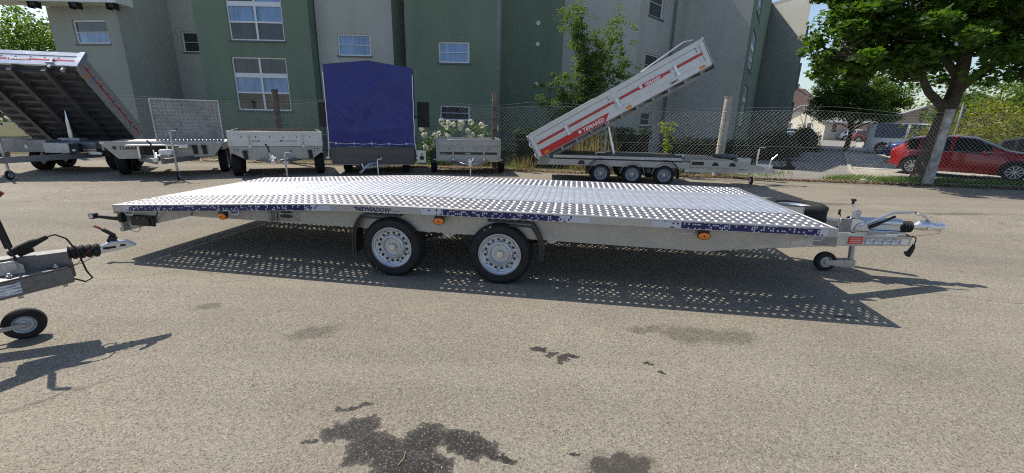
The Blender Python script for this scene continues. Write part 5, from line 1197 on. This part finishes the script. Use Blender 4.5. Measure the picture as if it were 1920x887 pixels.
# vine in the sun
t = thing('climbing_vine', 'yellow green vine climbing the fence between two dark hedges', 'plant', (4.85, 13.62, 0)); cl = []
for k in range(46): z = rg.uniform(.35, 1.62); cl.append(((rg.gauss(0, .09) * (1.2 if z > .9 else .7), rg.gauss(0, .05), z), rg.uniform(.05, .1), .9, 1))
branches(t, [([(0, 0, 0), (.03, 0, .7), (-.02, 0, 1.6)], .012, .005, 5)], 'twig', 'stem'); foliage('leaves', t, 'leaf_vine', cl, rg, .075, per=11)
# dry grass clumps
def grass(name, label, cat, pts, mat, hmin, hmax, rg, n, wd=.012, spread=.3):
    m = MB()
    for _ in range(n):
        x, y, sp = pts[rg.randrange(len(pts))]; bx_, by = x + rg.gauss(0, sp), y + rg.gauss(0, sp * .4); h = rg.uniform(hmin, hmax); dx, dy = rg.gauss(0, spread * h), rg.gauss(0, spread * h * .6); a = rg.uniform(0, PI); cx, cy = math.cos(a) * wd / 2, math.sin(a) * wd / 2
        m.add([(bx_ - cx, by - cy, 0), (bx_ + cx, by + cy, 0), (bx_ + dx * .4 + cx * .8, by + dy * .4 + cy * .8, h * .6), (bx_ + dx * .4 - cx * .8, by + dy * .4 - cy * .8, h * .6), (bx_ + dx, by + dy, h)], [(0, 1, 2, 3), (3, 2, 4)])
    me = bpy.data.meshes.new(name); me.from_pydata(m.v, [], m.f); me.materials.append(MAT[mat]); o = link(name, me); o['kind'] = 'stuff'; return tag(o, label, cat)
grass('dry_grass', 'tall dry straw coloured grass growing behind the raised tipper bed', 'grass', [(2.6, 14.6, .25), (3.1, 14.7, .25), (2.2, 14.5, .2)], 'dry_grass', .8, 1.7, rg, 150, .014, .14)
grass('dry_grass', 'short dry grass tuft at the fence left of the raised bed', 'grass', [(.2, 14.0, .12), (.55, 13.95, .1)], 'dry_grass', .2, .6, rg, 110, .012, .4)
grass('grass_strip', 'sunlit green grass strip at the foot of the maple', 'grass', [(10.4 + i * .42, fy(10.4 + i * .42) + .42 + .25 * (i % 3), .28) for i in range(15)], 'grass_green', .05, .2, rg, 9000, .012, .5)
grass('lawn_grass', 'patchy green grass in the shade between fence and hedges', 'grass', [(-3 + i * .7, fy(-3 + i * .7) + .9 + .9 * (i % 4), .5) for i in range(18)], 'grass_green', .05, .22, rg, 2500, .014, .5)
# leaf litter along the fence foot
m = MB()
for _ in range(9000):
    x = rg.uniform(-14, 17); y = fy(x) - .16 + rg.gauss(0, .13) - (.25 * rg.random() if 0 < x < 3 else 0); z = .022 + rg.random() * .03; a = rg.uniform(0, PI); s = rg.uniform(.014, .042); c, q = math.cos(a) * s, math.sin(a) * s; dz_ = rg.uniform(-.012, .012)
    m.add([(x - c, y - q, z), (x + q, y - c, z + dz_), (x + c, y + q, z - dz_), (x - q, y + c, z + .006)], [(0, 1, 2, 3)])
me = bpy.data.meshes.new('leaf_litter'); me.from_pydata(m.v, [], m.f); me.materials.append(MAT['leaf_litter']); o = link('leaf_litter', me); o['kind'] = 'stuff'; tag(o, 'dry fallen leaves and chips along the foot of the fence', 'leaf litter')
# loose grit on the yard
m = MB()
for _ in range(700):
    y = 1.4 + 9.5 * rg.random() ** 1.5; x = rg.uniform(-1.25, 1.25) * (y + 1); s = rg.uniform(.003, .008); q = [(x + rg.uniform(-s, s), y + rg.uniform(-s, s), .0) for _ in range(3)]; m.add(q + [(x, y, s * .9)], [(0, 1, 3), (1, 2, 3), (2, 0, 3)])
o = m.build('loose_grit', 'render_cream'); o['kind'] = 'stuff'; tag(o, 'tiny pale grit scattered over the sunlit asphalt yard', 'grit')
t = thing('twig', 'short pale straw lying on the large oil stain', 'twig', (-.52, 1.63, 0)); m = MB(); m.tube([(0, 0, .004), (.02, .05, .008), (.015, .09, .004)], .0022, 5); m.build('stalk', 'dry_grass', t)

# right hand hedge, middle tree, far trees, left tree
rg = random.Random(33)
t = bush('large_shrub', 'big yellow green shrub behind the red hatchback at the right edge', 'shrub', (21.6, 19.2, 0), (3.6, 2.4, 3.3), 'leaf_yellow', rg, 0, .16, per=90, dense=120)
def tree(label, loc, h, w_, trunk_h, mat, rg, lsize, n, per, cat='tree', name='tree'):
    t = thing(name, label, cat, loc); segs = [([(0, 0, -.1), (.02 * h, 0, trunk_h * .6), (0, 0, trunk_h), (0, 0, h * .8)], .035 * h, .01 * h, 8)]; cl = []
    for _ in range(n):
        u = rg.uniform(-.75, 1); th = rg.uniform(0, 2 * PI); k = rg.uniform(.45, 1.0) ; s_ = math.sqrt(max(0, 1 - u * u)); cz = trunk_h + (h - trunk_h) * .45
        q = (w_ * k * s_ * math.cos(th), w_ * k * s_ * math.sin(th), cz + (h - trunk_h) * .52 * u * k); cl.append((q, w_ * rg.uniform(.14, .26), .7, 1))
        if _ % 9 == 0: segs.append((curve((0, 0, trunk_h * rg.uniform(.8, 1.2)), q, rg, .1 * w_, 4), .010 * h, .003 * h, 5))
    branches(t, segs); foliage('crown', t, mat, cl, rg, lsize, per=per); return t
tree('rounded green street tree above the silver van and the white car', (24.3, 31.5, 0), 5.5, 3.0, 1.7, 'leaf_far', rg, .17, 150, 190, name='street_tree')
tree('tall dark rounded tree beyond the far gabled house', (63, 88, 0), 15, 4.2, 4, 'leaf_far', rg, .5, 60, 70, name='distant_tree')
tree('green tree standing behind the steep tipper at the far left', (-29.5, 27, 0), 7.4, 4.6, 2.0, 'leaf_far', rg, .2, 120, 120, name='left_tree')
tree('second green tree at the upper left corner beyond the tipper', (-25.2, 29, 0), 6.9, 3.4, 2.0, 'leaf_far', rg, .2, 90, 110, name='left_tree')
tree('green tree half hidden behind the maple trunk, above the blue road sign', (30.0, 27.5, 0), 5.2, 3.4, 1.4, 'leaf_far', rg, .2, 80, 90, name='street_tree')
cl = []
for k in range(150):
    a = rg.uniform(.5, 1.5); cl.append(((190 * math.sin(a) + rg.uniform(-8, 8), 190 * math.cos(a) + rg.uniform(-8, 8), rg.uniform(1, 9)), rg.uniform(3, 6), .8, 1))
    a = rg.uniform(-1.4, -.6); cl.append(((90 * math.sin(a), 90 * math.cos(a), rg.uniform(1, 7)), rg.uniform(2, 4), .8, 1))
o = foliage('distant_woods', None, 'leaf_far', cl, rg, 1.1, per=60); o['kind'] = 'stuff'; tag(o, 'belt of far off trees along the horizon', 'trees')

# ------------------------------------------------------------------ cars
def spoke_rim():
    if 'spk' in WC: return WC['spk']
    m = MB(); r = 1.0; m.lathe([(1.0, .05), (1.0, -.02), (.93, -.02), (.90, .10), (.86, .35)], n=28)
    for k in range(10):
        a = 2 * PI * k / 10; c, s = math.cos(a), math.sin(a); m.bar((c * .15, .03, s * .15), (c * .92, .02, s * .92), .10, .06, up=(0, 1, 0), wd2=.17)
    m.lathe([(0, -.01), (.2, 0), (.22, .08)], n=16); WC['spk'] = m.mesh('rim', 'alloy', smooth=True)
    m = MB(); m.lathe([(.95, .32), (0, .32)], n=20); WC['spkb'] = m.mesh('brake_shadow', 'car_black'); return WC['spk']
def car_wheel(par, x, y, r, flip):
    e = part('wheel', par, (x, y, r), (0, 0, PI if flip else 0)); rr = r * .66; link('tyre', tyre_mesh(r, .2, rr, False), e)
    o = link('rim', spoke_rim(), e); o.scale = (rr, rr * .5, rr); o.location.y = .01; o = link('rim_back', WC['spkb'], e); o.scale = (rr, rr * .5, rr)
def car(name, label, cat, loc, rz, L, Wd, top, belt, paint, wx, rw, glass, pillars, clear=.2, group=None, detail=True, cab=None):
    # top, belt: tables of height along the car; glass = (x of rear glass foot, rear glass head, windscreen head, windscreen foot)
    t = thing(name, label, cat, loc, rz, group); hw = Wd / 2; g0, g1, g2, g3 = glass
    xs = set([0, .04, .12, L, L - .04, L - .12, *glass, *[p for q in pillars for p in q]])
    x = 0
    while x < L: xs.add(round(x, 3)); x += .16 if detail else .35
    for w_ in wx:
        for k in range(-7, 8): xs.add(round(w_ + (rw + .07) * math.sin(k * PI / 14), 3))
    xs = sorted(a for a in xs if 0 <= a <= L); xs2 = [xs[0]]
    for a in xs[1:]:
        if a - xs2[-1] > .012: xs2.append(a)
    xs = xs2
    def sec(x):
        tp = interp(top, x); bl = min(interp(belt, x), tp - .001); zb = clear + .10 * max(0, (x - (L - .5)) / .5) + .14 * max(0, (.5 - x) / .5)
        ed = 1 - .16 * (max(0, 1 - x / .45) ** 2) - .30 * (max(0, 1 - (L - x) / .7) ** 2); h = hw * ed; za = zb
        for w_ in wx:
            if abs(x - w_) < rw + .07: za = max(za, rw + math.sqrt(max(0, (rw + .07) ** 2 - (x - w_) ** 2)))
        cabin = tp - bl; hr = h - .06 - cabin * .30; m1 = max(za + .01, lerp(zb, bl, .30)); m2 = max(za + .02, lerp(zb, bl, .66))
        return [(x, h * .97, za), (x, h, min(m1, bl - .02)), (x, h * .995, min(m2, bl - .012)), (x, h * .965, bl), (x, hr + .01, tp - .045 if cabin > .08 else max(bl + .0005, tp - .03)), (x, hr - .10, tp - .004), (x, hr * .45, tp + .016), (x, 0, tp + .022)]
    S = [sec(x) for x in xs]; nb = len(S[0]); mbs = {k: MB() for k in ('body', 'windscreen', 'rear_window')}
    for s in (1, -1):
        for i in range(len(xs) - 1):
            xm = (xs[i] + xs[i + 1]) / 2
            for b in range(nb - 1):
                q = [S[i][b], S[i + 1][b], S[i + 1][b + 1], S[i][b + 1]]; v = [(a[0], a[1] * s, a[2]) for a in q]; k = 'body'
                cabin = interp(top, xm) - interp(belt, xm)
                if b == 3 and any(p[0] < xm < p[1] for p in pillars) and cabin > .1: k = ('side_window', s, [p[0] < xm < p[1] for p in pillars].index(True))
                elif b >= 4 and g2 < xm < g3: k = 'windscreen'
                elif b >= 4 and g0 < xm < g1: k = 'rear_window'
                mbs.setdefault(k, MB()).add(v, [(0, 1, 2, 3)], 0, True)
    for i in (0, -1):
        pr = [(a[0], a[1], a[2]) for a in S[i]] + [(a[0], -a[1], a[2]) for a in reversed(S[i][:-1])]; mbs['body'].add(pr, [tuple(range(len(pr)))])
    bo = mbs['body'].build('body', paint, t, smooth=True, weld=True)
    for k in mbs:
        if k != 'body' and mbs[k].f: mbs[k].build(k if isinstance(k, str) else k[0], 'car_glass', t, smooth=True, weld=True)
    m = MB(); m.box(.25, L - .25, -hw * .90, hw * .90, clear - .02, clear + .55); m.build('underbody', 'car_black', t)
    for w_ in wx:
        for s in (1, -1): car_wheel(t, w_, s * (hw - .02), rw, s > 0)
    if detail:
        for s in (1, -1):
            z = interp(belt, .25); m = MB(); m.box(-.01, .16, *sorted((s * (hw * .66), s * (hw * .90))), z - .30, z - .02); m.build('tail_lamp', 'lamp_red', t, bevel=.02)
            z = interp(top, L - .3); m = MB(); m.box(L - .42, L - .10, *sorted((s * (hw * .60), s * (hw * .86))), z - .20, z - .06); m.build('headlamp', 'lamp_clear', t, bevel=.03)
            m = MB(); xm = pillars[-1][1] - .12; z = interp(belt, xm); m.box(xm - .09, xm + .09, *sorted((s * (hw - .02), s * (hw + .17))), z + .0, z + .13); m.build('mirror', paint, t, bevel=.03)
            for p in pillars[:2]:
                m = MB(); x = p[0] + .05; z = interp(belt, x) - .12; m.box(x, x + .18, *sorted((s * (hw * .985), s * (hw * .985 + .03))), z, z + .03); m.build('door_handle', paint, t, bevel=.006)
            for p in pillars[1:]:
                m = MB(); x = p[0] - .03; m.box(x, x + .008, *sorted((s * (hw * .98), s * (hw + .002))), clear + .1, interp(belt, x) - .01); m.build('door_seam', 'car_black', t)
        m = MB(); m.box(-.005, .03, -.26, .26, .62, .73); m.build('number_plate', 'white_plastic', t)
        m = MB(); m.box(-.06, .25, -hw * .78, hw * .78, clear + .14, clear + .22); m.build('bumper_trim', 'car_black', t, bevel=.02); m = MB(); m.box(L - .2, L + .015, -hw * .5, hw * .5, clear + .12, clear + .3); m.build('bumper_trim', 'car_black', t, bevel=.02)
    return t
def place(wheelpos, rz, xr, Wd):
    c, s = math.cos(rz), math.sin(rz); lx, ly = xr, -Wd / 2 + .02; return (wheelpos[0] - (lx * c - ly * s), wheelpos[1] - (lx * s + ly * c), 0)
ang = math.atan2(-.77, .64)
HT = [(0, .98), (.10, 1.05), (.45, 1.40), (.9, 1.50), (1.6, 1.53), (2.1, 1.48), (2.95, 1.05), (3.5, .96), (3.85, .82), (4.0, .66)]
HT = [(q, z * .93) for q, z in HT]
HB = [(0, .93), (.4, .97), (1.6, .94), (2.8, .88), (3.0, .92), (3.5, .86), (3.85, .74), (4.0, .60)]
HB = [(q, z * .93) for q, z in HB]
car('hatchback', 'red five door hatchback parked behind the maple trunk', 'car', place((14.76, 15.79), ang, .68, 1.7), ang, 4.0, 1.7, HT, HB, 'paint_red', (.68, 3.18), .31, (.10, .50, 2.15, 2.92), ((.42, .72), (.80, 1.55), (1.63, 2.55)))
VT = [(0, 1.05), (.04, 1.70), (.18, 1.90), (.6, 1.95), (3.4, 1.95), (3.7, 1.88), (4.35, 1.22), (4.75, 1.05), (4.9, .7)]
VB = [(0, 1.02), (4.0, 1.02), (4.3, 1.1), (4.75, .98), (4.9, .65)]
car('van', 'silver passenger van with long dark side windows behind the red hatchback', 'van', place((24.25, 28.4), ang, 1.0, 1.9), ang, 4.9, 1.9, VT, VB, 'paint_silver', (1.0, 4.0), .34, (.03, .16, 3.7, 4.3), ((.45, 2.0), (2.12, 3.0), (3.1, 3.75)))
a2 = ang + PI
c_, s_ = math.cos(ang), math.sin(ang)
car('hatchback', 'dark blue car with its headlamp showing between the silver van and the red hatchback', 'car', (23.2, 20.9, 0), a2, 4.0, 1.7, HT, HB, 'paint_blue', (.68, 3.18), .31, (.10, .50, 2.15, 2.92), ((.42, .72), (.80, 1.55), (1.63, 2.55)))
car('hatchback', 'black car half hidden between the red bonnet and the yellow green shrub', 'car', (18.5, 16.9, 0), ang, 4.0, 1.7, HT, HB, 'car_black', (.68, 3.18), .31, (.10, .50, 2.15, 2.92), ((.42, .72), (.80, 1.55), (1.63, 2.55)))
for lb, nm, p, x, y, a in (('small white far car left of the dark red one, beyond the car park', 'estate_car', 'paint_white', 43, 57, ang), ('small dark red far car just left of the silver van', 'hatchback', 'paint_dark_red', 41.5, 53, ang), ('small light grey far car touching the rear of the silver van in the view', 'hatchback', 'paint_silver', 40.5, 49.5, ang),
                           ('pale blue far car beside the right foot of the apartment block', 'hatchback', 'paint_pale_blue', 38.2, 60, 1.0), ('low red far car behind the end of the street', 'hatchback', 'paint_red', 41.5, 62.5, .1)):
    car(nm, lb, 'car', (x, y, 0), a, 4.2, 1.75, [(q * 1.05, z) for q, z in HT], [(q * 1.05, z) for q, z in HB], p, (.72, 3.35), .31, (.10, .52, 2.25, 3.05), ((.45, .76), (.84, 1.63), (1.7, 2.68)), detail=False, group='cars parked far down the street')

# ------------------------------------------------------------------ houses, poles and sign beyond the street
def house(label, loc, rz, L, Wd, hw_, hr, wall, roof, wins=3, group='houses beyond the street'):
    t = thing('house', label, 'house', loc, rz, group); m = MB(); m.box(-L / 2, L / 2, -Wd / 2, Wd / 2, -.5, hw_); m.prism([(-Wd / 2, hw_), (Wd / 2, hw_), (0, hr)], -L / 2, L / 2, 'YZ'); m.build('wall', wall, t)
    for s in (1, -1):
        m = MB(); e = .5; k = (hr - hw_) / (Wd / 2); v = [(x, s * (Wd / 2 + e), hw_ - e * k + dz_) for dz_ in (.02, .22) for x in (-L / 2 - .4, L / 2 + .4)] + [(x, 0, hr + dz_) for dz_ in (.02, .22) for x in (-L / 2 - .4, L / 2 + .4)]
        m.add(v, [(0, 1, 5, 4), (2, 3, 7, 6), (0, 1, 3, 2), (4, 5, 7, 6), (0, 2, 6, 4), (1, 3, 7, 5)]); r = m.build('roof', roof, t)
    m = MB(); m.box(L * .2, L * .2 + .6, -.3, .3, hr - .5, hr + .9); m.build('chimney', 'brick_wall', r)
    for i in range(wins):
        x = -L / 2 + (i + .5) * L / wins
        for s in (1, -1):
            m = MB(); m.box(x - .45, x + .45, *sorted((s * (Wd / 2 + .001), s * (Wd / 2 + .05))), hw_ * .42, hw_ * .42 + 1.2); w_ = m.build('window', 'window_frame', t); m = MB(); m.box(x - .38, x + .38, *sorted((s * (Wd / 2 + .051), s * (Wd / 2 + .06))), hw_ * .42 + .08, hw_ * .42 + 1.12); m.build('pane', 'glass_dark', w_)
    for s in (1, -1):
        for y in (-Wd * .2, Wd * .2):
            m = MB(); m.box(*sorted((s * (L / 2 + .001), s * (L / 2 + .05))), y - .4, y + .4, hw_ * .45, hw_ * .45 + 1.2); w_ = m.build('window', 'window_frame', t); m = MB(); m.box(*sorted((s * (L / 2 + .051), s * (L / 2 + .06))), y - .33, y + .33, hw_ * .45 + .08, hw_ * .45 + 1.12); m.build('pane', 'glass_dark', w_)
    return t
house('brick gabled house with grey roof just above the silver van', (50.5, 50, 0), .95 , 9, 11, 3.0, 5.3, 'brick_wall', 'roof_grey')
house('low cream building with a grey roof left of the brick gable', (46.5, 62, 0), .2, 14, 8, 2.3, 4.3, 'render_cream', 'roof_grey', 5)
house('pinkish low building at the end of the street behind the street tree', (44.6, 72, 0), .9, 16, 7, 3.2, 4.4, 'render_pink', 'roof_grey', 6)
house('gabled house with pale roof slope at the right edge of the apartment block', (48.0, 78, 0), .5, 9, 9, 4.4, 8.0, 'render_pink', 'roof_brown')
house('long low brick house showing through gaps in the maple crown', (62, 44, 0), -.5, 14, 8, 3, 5.6, 'brick_wall', 'roof_brown')
def pole(label, x, y, h, arms, lean=0):
    t = thing('utility_pole', label, 'utility pole', (x, y, 0), .3, 'utility poles along the far street'); m = MB(); m.tube([(0, 0, -.3), (lean, 0, h)], .13, 8, r2=.09); m.build('pole', 'pole_grey', t)
    for z in arms: m = MB(); m.bar((lean * z / h - 1.3, 0, z), (lean * z / h + 1.3, 0, z), .09, .09); m.build('crossarm', 'pole_grey', t)
pole('grey utility pole nearest the apartment block corner', 37.6, 61, 7.2, (6.9, 4.5), .6); pole('tall thin utility pole above the green street tree', 42.5, 62, 8.4, (8.0,), 0.2); pole('second utility pole in front of the pale roofed house', 40.5, 68, 8.2, (7.6, 6.9), .5)
t = thing('low_wall', 'pale concrete wall closing the far end of the street', 'wall', (42, 63, 0), .1); m = MB(); m.box(-6, 5, 0, .3, 0, 1.4); m.build('wall', 'render_cream', t); m = MB(); m.box(-6.05, 5.05, -.05, .35, 1.403, 1.5); m.build('coping', 'kerb', t)
t = thing('road_sign', 'blue and white road sign on a grey pole above the red hatchback roof', 'sign', (18.25, 18, 0), .75)
m = MB(); m.tube([(0, 0, 0), (0, 0, 2.7)], .03, 8); m.build('pole', 'pole_grey', t); m = MB(); m.box(-.22, .22, -.05, -.035, 2.05, 2.55); m.build('plate', 'sign_blue', t, bevel=.005); m = MB(); m.box(-.23, .23, -.034, -.031, 2.04, 2.56); m.build('plate_rim', 'white_paint', t)
